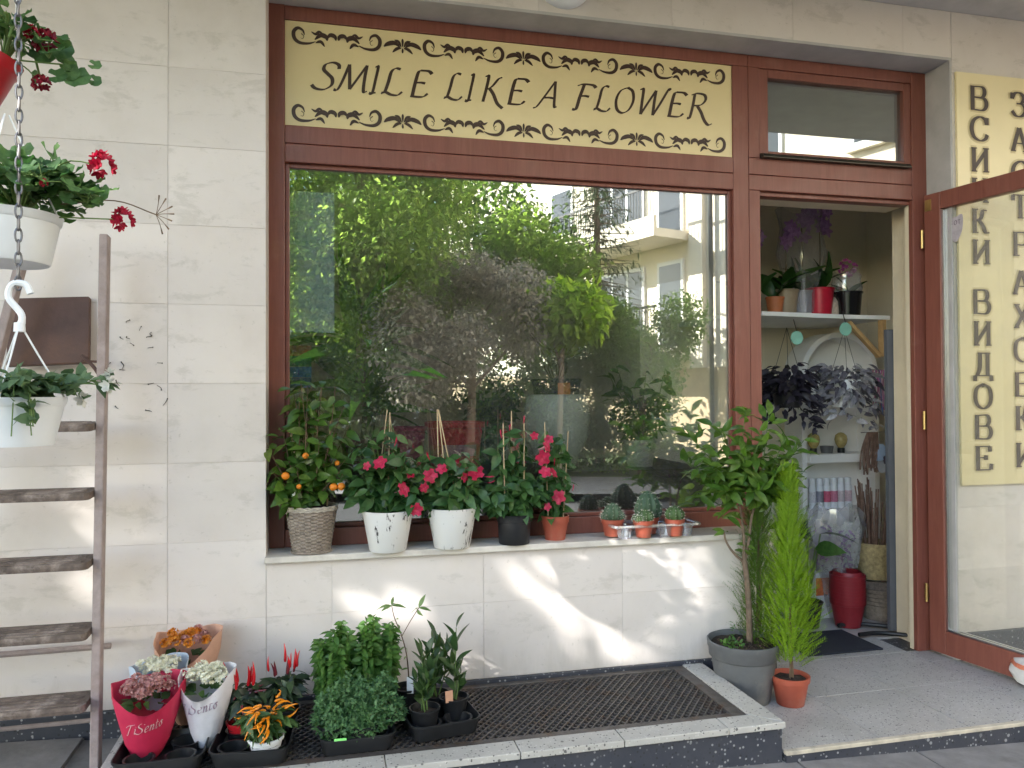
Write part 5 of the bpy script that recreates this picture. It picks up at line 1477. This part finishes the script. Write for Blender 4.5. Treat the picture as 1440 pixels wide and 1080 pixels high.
m = MB(); m.box(-.075, .075, -.1365, -.1345, .08, .13); m.build('label', plain('faded_pink_label', (.5, .25, .28), .5), rt)
t2 = thing('plum_tub', 'dark pink pot inside the window behind the citrus basket', 'tub', (.56, .36, BZ))
MB().lathe([(0, 0), (.08, 0), (.10, .19), (.108, .195), (.11, .21), (.1, .21), (.09, .18), (0, .17)], 32).build('tub', plain('dark_pink_plastic', (.42, .015, .10), .35), t2, True)
# round-headed plant in a pale bowl-shaped planter
CERA = plain('pale_celadon_glaze', (.80, .82, .70), .25, .05, 6)
bp = thing('bellied_planter', 'pale bellied planter with a dark inner pot of dry twigs inside the window', 'planter', (1.285, .385, BZ))
MB().lathe([(0, 0), (.075, 0), (.085, .01), (.10, .05), (.145, .15), (.158, .24), (.150, .32), (.138, .345), (.142, .352), (.132, .352), (.12, .3)], 40).build('planter', CERA, bp, True)
MB().lathe([(.10, .30), (.115, .41), (.122, .415), (.118, .425), (.108, .42), (.10, .40), (0, .40)], 32).build('inner_pot', BLACKPL, bp, True)
MB().box(-.03, .03, -.122, -.1205, .35, .405).build('label', plain('orange_pot_label', (.72, .25, .05), .4), bp)
m = MB()
for k in range(14): m.tube(curve([(0, 0, .39), (U(-.06, .06), U(-.04, .04), .50), (U(-.14, .14), U(-.08, .08), U(.55, .66))], 4), .0022, 5)
m.build('dry_twigs', STEMB, bp, True)
# poster and fern-like filler inside
po = thing('wall_poster', 'pale blue poster fixed inside the left end of the window', 'poster', (.155, .26, 1.86))
def poster_mat():
    m, nt, b = nmat('printed_poster')
    sp = nt.nodes.new('ShaderNodeSeparateXYZ'); nt.links.new(coords(nt), sp.inputs[0])
    n1 = noise(nt, coords(nt, 'Object', (4, 1, 16)), 1.2, 4, .6)
    c = ramp(nt, n1, [(.3, (.36, .50, .66)), (.48, (.62, .74, .84)), (.6, (.72, .72, .78)), (.72, (.24, .42, .54))])
    nt.links.new(c, b.inputs['Base Color']); b.inputs['Roughness'].default_value = .5
    return m
MB().box(-.105, .105, 0, .003, -.31, .29).build('sheet', poster_mat(), po)
po2 = thing('window_flyer', 'small rainbow-coloured flyer inside the window behind the citrus bush', 'poster', (.115, .25, 1.40))
for k, c in enumerate(((.5, .12, .03), (.05, .35, .12), (.03, .2, .5), (.02, .02, .25))):
    MB().box(-.05, .05, 0, .003, .05 - .045 * k, .094 - .045 * k).build('stripe', plain('flyer_ink', c, .5, .4, 40), po2)
for k, (x, y, c) in enumerate(((1.72, .42, (.55, .52, .48)), (1.05, .75, (.06, .1, .07)))):
    t = thing('foliage_plant', ['dark shop plant in a pale pot inside the right of the window', 'dark bushy shop plant inside the middle of the window'][k], 'potted plant', (x, y, BZ))
    add_pot(t, .08, .06, .13, plain('shop_pot', c, .5), .015)
    bush(t, (0, 0, .11), [(U(-.16, .16), U(-.12, .12), U(.2, .5)) for _ in range(18)], ML, 8, .09, .004, STEMG, 140)

# ================================================================== THROUGH THE DOOR
mat_ = MB().box(2.50, 2.925, .215, .54, .001, .010).build('door_mat', plain('navy_door_mat', (.018, .022, .035), .95, .3, 120, .6), None, bevel=.003)
tag(mat_, 'dark navy door mat on the threshold', 'mat')
sh = thing('corner_shelf', 'white corner shelf with a pine bracket inside the doorway', 'shelf', (0, 0, 0))
SHZ = 1.72
MB().add([(2.45, 1.0, SHZ), (2.60, .76, SHZ), (3.22, .84, SHZ), (3.50, .84, SHZ), (3.50, 1.5, SHZ), (2.45, 1.5, SHZ)] + [(x, y, SHZ + .024) for x, y in ((2.45, 1.0), (2.60, .76), (3.22, .84), (3.50, .84), (3.50, 1.5), (2.45, 1.5))],
         [(5, 4, 3, 2, 1, 0), (6, 7, 8, 9, 10, 11), (0, 1, 7, 6), (1, 2, 8, 7), (2, 3, 9, 8), (3, 4, 10, 9), (4, 5, 11, 10), (5, 0, 6, 11)]).build('board', PLASTER_W, sh)
PINE = plain('pine_wood', (.50, .32, .14), .6, .2, 14)
def bar(name, a, b, w, t, mat, par): return plank(name, a, b, w, t, mat, par)
bar('bracket', (3.46, .86, 1.50), (3.46, .86, SHZ - .001), .04, .03, PINE, sh); bar('bracket', (3.23, .86, SHZ - .02), (3.44, .86, 1.50), .035, .025, PINE, sh)
SZ = SHZ + .024
LF_ORC = leafmat('orchid_leaf', (.02, .06, .015), (.05, .11, .025), .2, .25)
OL = leaf_data('leaf', LF_ORC, L=1, W=.36, fold=.25, droop=.5, seg=6, tipw=.2)
PETV = leafmat('violet_orchid_petal', (.46, .26, .56), (.68, .46, .76), .35); PETV2 = leafmat('magenta_hyacinth_petal', (.48, .08, .40), (.65, .22, .55), .3)
def orchid_flower(mat):
    V, F = leaf_mesh(1, .7, .1, .2, 3, tipw=.3)
    Ms = [M34((0, 0, 0), (.2, math.cos(a), math.sin(a)), .024, (1, 0, 0)) for a in [k * 1.2566 for k in range(5)]]
    W = np.einsum('nij,kj->nki', np.array(Ms)[:, :, :3], np.array(V)) + np.array(Ms)[:, None, :, 3]
    k = len(V); m = MB(); m.add([tuple(p) for p in W.reshape(-1, 3)], [tuple(i + j * k for i in f) for j in range(5) for f in F])
    return m.mesh('flower', mat, True)
ORF = orchid_flower(PETV)
def orchid(label, x, y, potc, pr, ph, stalk, nl=6, film=False):
    t = thing('orchid', label, 'orchid', (x, y, SZ), 0, 'orchids on the corner shelf')
    add_pot(t, pr, pr * .78, ph, potc, .012)
    for k in range(nl):
        a = k * 2.4 + U(-.3, .3); put('leaf', OL, t, (0, 0, ph - .01), (math.cos(a) * .7, math.sin(a) * .7, 1.0), U(.20, .27))
    if stalk:
        m = MB(); q = curve([(0, 0, ph - .02), (.01, 0, ph + stalk * .5), (.0, -.01, ph + stalk * .85), (.02, -.05, ph + stalk)], 5); m.tube(q, .0028, 6); m.tube([(.01, .01, ph), (.012, .01, ph + stalk * .8)], .003, 6); m.build('flower_stalk', STEMB, t, True)
        for k in range(13): p = q[-1 - (k % 8)]; put('flower', ORF, t, (p[0] + U(-.03, .03), p[1] - U(0, .04), p[2] + U(-.03, .03)), (U(-.6, .6), -1, U(-.2, .3)), U(1.3, 1.8))
    if film:
        MB().lathe([(pr, .02), (pr * 1.2, ph), (pr * 2.0, ph + .22), (pr * 1.6, ph + stalk * .8), (pr * 1.9, ph + stalk * 1.12)], 24, fn=lambda r, z, a, i: (r * (1 + .12 * math.sin(6 * a + i)), z + .03 * math.sin(4 * a) * (i > 3))).build('cellophane', PLAS, t, True)
    return t
orchid('small plant in an orange pot at the left end of the shelf', 2.77, .90, plain('orange_clay_pot', (.5, .16, .06), .5), .052, .10, 0, 5)
orchid('orchid with dark leaves in a tan pot on the shelf', 2.87, .95, plain('tan_glazed_pot', (.34, .26, .17), .4), .076, .15, .36, 6)
orchid('tall violet orchid in cellophane in a grey pot on the shelf', 3.00, .98, plain('grey_glazed_pot', (.42, .42, .43), .35), .072, .15, .47, 6, True)
orchid('violet orchid in a red pot on the shelf', 3.10, .95, plain('red_glazed_pot', (.5, .015, .04), .3), .085, .165, .44, 6)
orchid('violet orchid at the far left edge of the doorway shelf', 2.66, .98, BLACKPL, .05, .1, .36, 4)
t = thing('hyacinth', 'wrapped magenta flower in a shiny black pot at the end of the shelf', 'potted flower', (3.30, .96, SZ))
add_pot(t, .085, .07, .15, plain('glossy_black_pot', (.012, .012, .014), .12), .01)
for k in range(6): a = k * 1.05; put('leaf', OL, t, (0, 0, .12), (math.cos(a) * .6, math.sin(a) * .6, 1), .14)
HY = petal_cluster(PETV2, 34, .042, .014, .2); put('flower_head', HY, t, (0, 0, .30), (0, 0, 1), 1.25)
MB().lathe([(.07, .12), (.085, .18), (.075, .24), (.08, .27)], 20, fn=lambda r, z, a, i: (r * (1 + .1 * math.sin(5 * a + i)), z + .02 * math.sin(3 * a))).build('cellophane', PLAS, t, True)
dp_ = thing('candle_holder', 'cream openwork candle holder between the red and black pots', 'candle holder', (3.20, .99, SZ))
m = MB(); m.lathe([(0, 0), (.05, 0), (.055, .03), (.05, .09), (.03, .12), (0, .125)], 24); m.build('holder', plain('cream_ceramic', (.62, .5, .4), .5, .3, 60), dp_, True)
# mint disc tags hanging from the shelf edge
for k, (x, z) in enumerate(((2.845, 1.60), (3.165, 1.655))):
    t = thing('hanging_disc', ['mint green disc hanging from the shelf at the left', 'mint green disc hanging from the shelf under the red pot'][k], 'ornament', (x, .80, z), 0, 'mint discs hanging from the shelf')
    MB().lathe([(0, -.004), (.038, -.004), (.04, 0), (.038, .004), (0, .004)], 28).build('disc', plain('mint_paint', (.28, .58, .45), .5), t, True, rot=(R(90), 0, 0))
    m = MB(); m.tube(curve([(0, 0, .038), (-.01, 0, .07), (-.02, 0, .105)], 4), .0025, 5); m.build('cord', BLACKPL, t, True)
# arched white cabinet
cab = thing('arched_cabinet', 'white arched niche cabinet with two shelves inside the doorway', 'cabinet', (3.40, 1.34, 0))
w2, zc_ = .28, 1.40
arc = [(-w2, 0)] + [(-w2, zc_)] + [(w2 * math.cos(R(180 - 10 * k)), zc_ + .27 * math.sin(R(180 - 10 * k))) for k in range(1, 18)] + [(w2, zc_), (w2, 0)]
inn = [(x * .88, z if z < zc_ else zc_ + (z - zc_) * .88) for x, z in arc]
n = len(arc); m = MB()
m.add([(x, -.17, z) for x, z in arc] + [(x, -.17, z) for x, z in inn], [(i, i + n, i + n + 1, i + 1) for i in range(n - 1)])
m.add([(x, -.17, z) for x, z in arc] + [(x, .02, z) for x, z in arc], [(i, i + 1, i + n + 1, i + n) for i in range(n - 1)])
m.add([(x, -.17, z) for x, z in inn] + [(x, .0, z) for x, z in inn], [(i, i + n, i + n + 1, i + 1) for i in range(n - 1)])
m.add([(x, .0, z) for x, z in inn], [tuple(range(n))])
m.build('carcass', PLASTER_W, cab)
for z in (.545, .90): MB().box(-w2 * .875, w2 * .875, -.20, -.002, z - .055, z).build('cabinet_shelf', PLASTER_W, cab, bevel=.003)
for k in range(6):
    t = thing('spray_bottle', ['left-most', 'second', 'third', 'fourth', 'fifth', 'right-most'][k] + ' white bottle in the row on the cabinet shelf', 'bottle', (3.245 + k * .052, 1.25, .546), 0, 'white bottles on the cabinet shelf')
    MB().lathe([(0, 0), (.022, 0), (.023, .004), (.023, .14), (.018, .152), (.012, .156)], 20).build('body', WHITEPL, t, True)
    MB().lathe([(.0195, .15), (.0195, .185), (.017, .192), (0, .193)], 18).build('cap', WHITEPL, t, True)
    MB().lathe([(.0235, .04), (.0236, .11)], 20).build('label', plain('bottle_label', [(.6, .6, .64), (.25, .25, .3), (.6, .12, .2), (.55, .2, .3), (.55, .5, .52), (.6, .45, .5)][k], .5, .3, 120), t, True)
for k, (x, c) in enumerate(((3.235, (.5, .4, .15)), (3.435, (.42, .34, .14)))):
    t = thing('glass_bulb', ['golden glass bulb ornament at the left of the upper cabinet shelf', 'golden glass bulb ornament at the right of the upper cabinet shelf'][k], 'ornament', (x, 1.22, .901), 0, 'glass bulbs in the cabinet')
    MB().lathe([(0, 0), (.022, 0), (.022, .03), (.016, .034)], 16).build('base', BLACKPL, t, True)
    MB().lathe([(.016, .03), (.034, .06), (.04, .085), (.034, .112), (.015, .128), (0, .131)], 20).build('bulb', plain('amber_glass', c, .12, .3, 30), t, True)
t = thing('dark_bowl', 'small dark bowl on the upper cabinet shelf', 'bowl', (3.33, 1.22, .901)); MB().lathe([(0, 0), (.034, 0), (.042, .045), (.038, .045), (.03, .008), (0, .008)], 20).build('bowl', GREYPLAS, t, True)
# hanging silvery-purple plants
LF_TRA = leafmat('silver_purple_leaf', (.06, .055, .08), (.38, .38, .40), .2, .4); LF_TRD = leafmat('dark_purple_leaf', (.012, .010, .018), (.04, .035, .05), .2, .5)
for k, (x, y, z, mat, lab, n) in enumerate(((3.18, .83, 1.30, LF_TRA, 'hanging pot of silver-striped purple trailing plant in the doorway', 290), (2.80, .83, 1.30, LF_TRD, 'very dark hanging trailing plant at the left of the doorway', 290))):
    t = thing('trailing_plant', lab, 'hanging planter', (x, y, z))
    MB().lathe([(0, -.10), (.07, -.10), (.10, .06), (.095, .06), (.07, .04), (0, .04)], 24).build('pot', WHITEPL if k == 0 else BLACKPL, t, True)
    m = MB(); [m.tube([(.095 * math.cos(a), .095 * math.sin(a), .055), (0, 0, .36)], .0015, 4) for a in (0, 2.1, 4.2)]; m.build('hanger_cord', BLACKPL, t, True)
    TLm = leaf_data('leaf', mat, L=1, W=.42, fold=.25, droop=.4, seg=4)
    for i in range(n):
        a = U(0, 6.28); r = U(.05, .155); zz = .12 - U(0, .34) * (r / .155) + U(-.02, .04)
        put('leaf', TLm, t, (r * math.cos(a), r * math.sin(a), zz), (math.cos(a) + U(-.6, .6), math.sin(a) + U(-.6, .6), U(-.9, .4)), U(.055, .09))
    for i in range(8): put('leaf', TLm, t, (.10 + U(-.03, .03), -.12, -.17 - .008 * i), (U(-1, 1), -.3, U(-.6, .3)), .045)
t = thing('big_leaf_plant', 'dark broad-leaved plant low behind the cypress in the doorway', 'potted plant', (2.80, .66, 0))
add_pot(t, .08, .06, .14, BLACKPL)
BLF = leaf_data('leaf', LF_ORC, L=1, W=.5, fold=.15, droop=.4, seg=6)
m = MB()
for k in range(8):
    a = k * 2.4; p = (.07 * math.cos(a), .07 * math.sin(a), .40 + .022 * k); m.tube(curve([(0, 0, .12), (p[0] * .5, p[1] * .5, .3), p], 4), .004, 5); put('leaf', BLF, t, p, (math.cos(a), math.sin(a), .15), U(.15, .22))
m.build('stem', STEMG, t, True)
# ribbons, hanging favours
rb = thing('ribbon_bundle', 'bundle of pink and blue ribbons hanging on a hook', 'ribbons', (3.42, .84, 1.42))
m = MB(); m.tube([(-.12, 0, .0), (.03, 0, .0)], .002, 5); m.build('hook', STEEL, rb, True)
for k in range(14):
    c = [(.6, .2, .4), (.62, .3, .5), (.12, .2, .5), (.7, .5, .6), (.5, .12, .3)][k % 5]; x = -.035 + .006 * k
    m = MB(); m.tube(curve([(x, U(-.01, .01), 0), (x + U(-.012, .012), U(-.02, .02), -.12), (x + U(-.02, .02), 0, -U(.2, .27))], 5), .0032, 5); m.build('ribbon', plain('ribbon_cloth', c, .5), rb, True)
fv = thing('favour_bundle', 'bundle of dried twigs and small bags hanging in the doorway', 'decoration', (3.42, .84, 1.02))
m = MB(); m.tube([(-.13, 0, .03), (.11, 0, .03)], .0025, 5); m.build('hook', STEEL, fv, True)
DRY = plain('dried_twig', (.16, .10, .075), .9, .4, 40)
for k in range(26):
    m = MB(); x = -.12 + U(0, .10); m.tube(curve([(x * .7, 0, .03), (x, U(-.02, .02), -.08), (x + U(-.02, .02), U(-.02, .02), -U(.16, .22))], 4), U(.003, .006), 5); m.build('twig', DRY, fv, True)
for (x, z, c, s) in ((.0, -.09, (.3, .4, .55), .05), (.05, -.12, (.05, .04, .06), .06), (.075, -.16, (.75, .75, .78), .042), (.02, -.17, (.4, .42, .45), .04)):
    m = MB(); m.loft([[(x - s * .3, -.01, z + s), (x + s * .3, -.01, z + s), (x + s * .3, .01, z + s), (x - s * .3, .01, z + s)], [(x - s * .75, -.025, z), (x + s * .75, -.025, z + .01), (x + s * .75, .02, z), (x - s * .75, .02, z)], [(x - s * .6, -.02, z - s), (x + s * .6, -.02, z - s * .8), (x + s * .6, .015, z - s), (x - s * .6, .015, z - s)]]); m.build('bag', plain('favour_bag', c, .7), fv, True)
dg = thing('dried_bunch', 'bunch of dried brown stems standing above a straw basket', 'dried flowers', (3.36, .82, .42))
for k in range(40):
    a = U(0, 6.28); m = MB(); m.tube([(.05 * math.cos(a), .05 * math.sin(a), -.06), (.09 * math.cos(a) + U(-.02, .02), .09 * math.sin(a), U(.2, .36))], .004, 5); m.build('stalk', DRY, dg, True)
sb = thing('straw_basket', 'pale straw basket under the dried stems', 'basket', (3.36, .82, .20))
m = MB(); m.lathe([(.0, 0), (.085, 0), (.11, .10), (.12, .20), (.11, .21), (.10, .1), (0, .01)], 44, fn=lambda r, z, a, i: (r * (1 + .03 * math.sin(22 * a)), z)); m.build('basket', plain('straw', (.40, .32, .16), .85, .35, 50, .5), sb, True)
wk = thing('wicker_stack', 'stack of grey wicker baskets on the shop floor', 'basket', (3.30, .70, 0))
for k in range(5): MB().lathe([(0, 0), (.09, 0), (.115, .085), (.12, .09), (.112, .09), (.09, .01)], 40, (0, 0, .022 * k), fn=lambda r, z, a, i: (r * (1 + .02 * math.sin(20 * a + i * 3)), z)).build('basket', WICK, wk, True)
rs = thing('red_pot_stack', 'tall stack of red plastic pots on the shop floor', 'pots', (3.025, .62, 0))
DULLR = plain('dull_red_plastic', (.24, .018, .026), .45, .15, 12)
for k in range(9):
    MB().lathe([(0, 0), (.066, 0), (.088, .12), (.093, .122), (.095, .14), (.09, .14), (.066, .01)], 32, (0, 0, 0)).build('pot', DULLR, rs, True, loc=(0, 0, .018 * k))
for k, mm_ in enumerate((1,)):
    MB().lathe([(.072, .30), (.09, .26), (.094, .22)], 32).build('pot_rim', DULLR, rs, True)
PLAS2 = glassmat('crinkled_cellophane', .16, (.92, .92, .96), .15, .28)
cw = thing('cellophane_bouquet', 'cellophane-wrapped purple flowers standing on the shop floor', 'bouquet', (3.07, .80, .0))
MB().lathe([(.06, 0), (.09, .12), (.13, .34), (.16, .52), (.15, .60)], 30, fn=lambda r, z, a, i: (r * (1 + .13 * math.sin(7 * a + i * 1.3)), z + .04 * math.sin(5 * a) * (i > 3))).build('cellophane', PLAS2, cw, True)
PC = petal_cluster(leafmat('purple_petal', (.18, .03, .28), (.35, .12, .45), .3), 30, .045, .016, .2)
for k in range(7): a = k * 2.4; put('flower_head', PC, cw, (.07 * math.cos(a), .07 * math.sin(a), .30 + .03 * k), (0, 0, 1), 1)
m = MB(); m.lathe([(0, 0), (.05, 0), (.07, .14), (.065, .14), (0, .12)], 24); m.build('pot', plain('lilac_pot', (.5, .45, .6), .5), cw, True)
pk_ = thing('fertiliser_box', 'orange and white product box on the floor behind the cypress', 'box', (2.98, .80, 0))
MB().box(-.05, .05, -.03, .03, 0, .26).build('carton', plain('white_carton', (.62, .62, .66), .5), pk_); MB().box(-.0495, .0495, -.0315, -.0302, .13, .23).build('label', plain('orange_label', (.6, .16, .06), .5, .3, 40), pk_)
ps = thing('steel_post', 'slim grey steel display post inside the doorway', 'post', (3.155, .43, 0))
MB().box(-.022, .022, -.012, .012, .02, 1.62).build('upright', plain('grey_post_paint', (.10, .11, .13), .45, .1), ps)
for dy in (.0, .17):
    m = MB(); m.tube(curve([(-.22, dy - .02, .018), (-.1, dy - .02, .018), (.03, dy - .1, .018)], 4), .011, 10); m.build('foot_bar', BLACKPL, ps, True)
# sack beside the open door
sk = thing('soil_sack', 'white printed soil sack lying at the right edge by the door', 'sack', (3.33, -.40, 0))
def sack(r, z, a, i): return (r * (1 + .08 * math.sin(3 * a) + .03 * math.sin(9 * a + i)), z + .006 * math.sin(5 * a + i))
MB().lathe([(0, .003), (.13, .003), (.17, .02), (.185, .06), (.165, .11), (.09, .15), (0, .16)], 36, fn=sack).build('sack', plain('white_woven_plastic', (.66, .65, .64), .5, .06, 40, .2), sk, True)
MB().lathe([(.180, .085), (.172, .102)], 36, fn=lambda r, z, a, i: (sack(r, z, a, i)[0] * 1.01, z)).build('print_band', plain('orange_print', (.62, .2, .12), .5, .3, 30), sk, True)
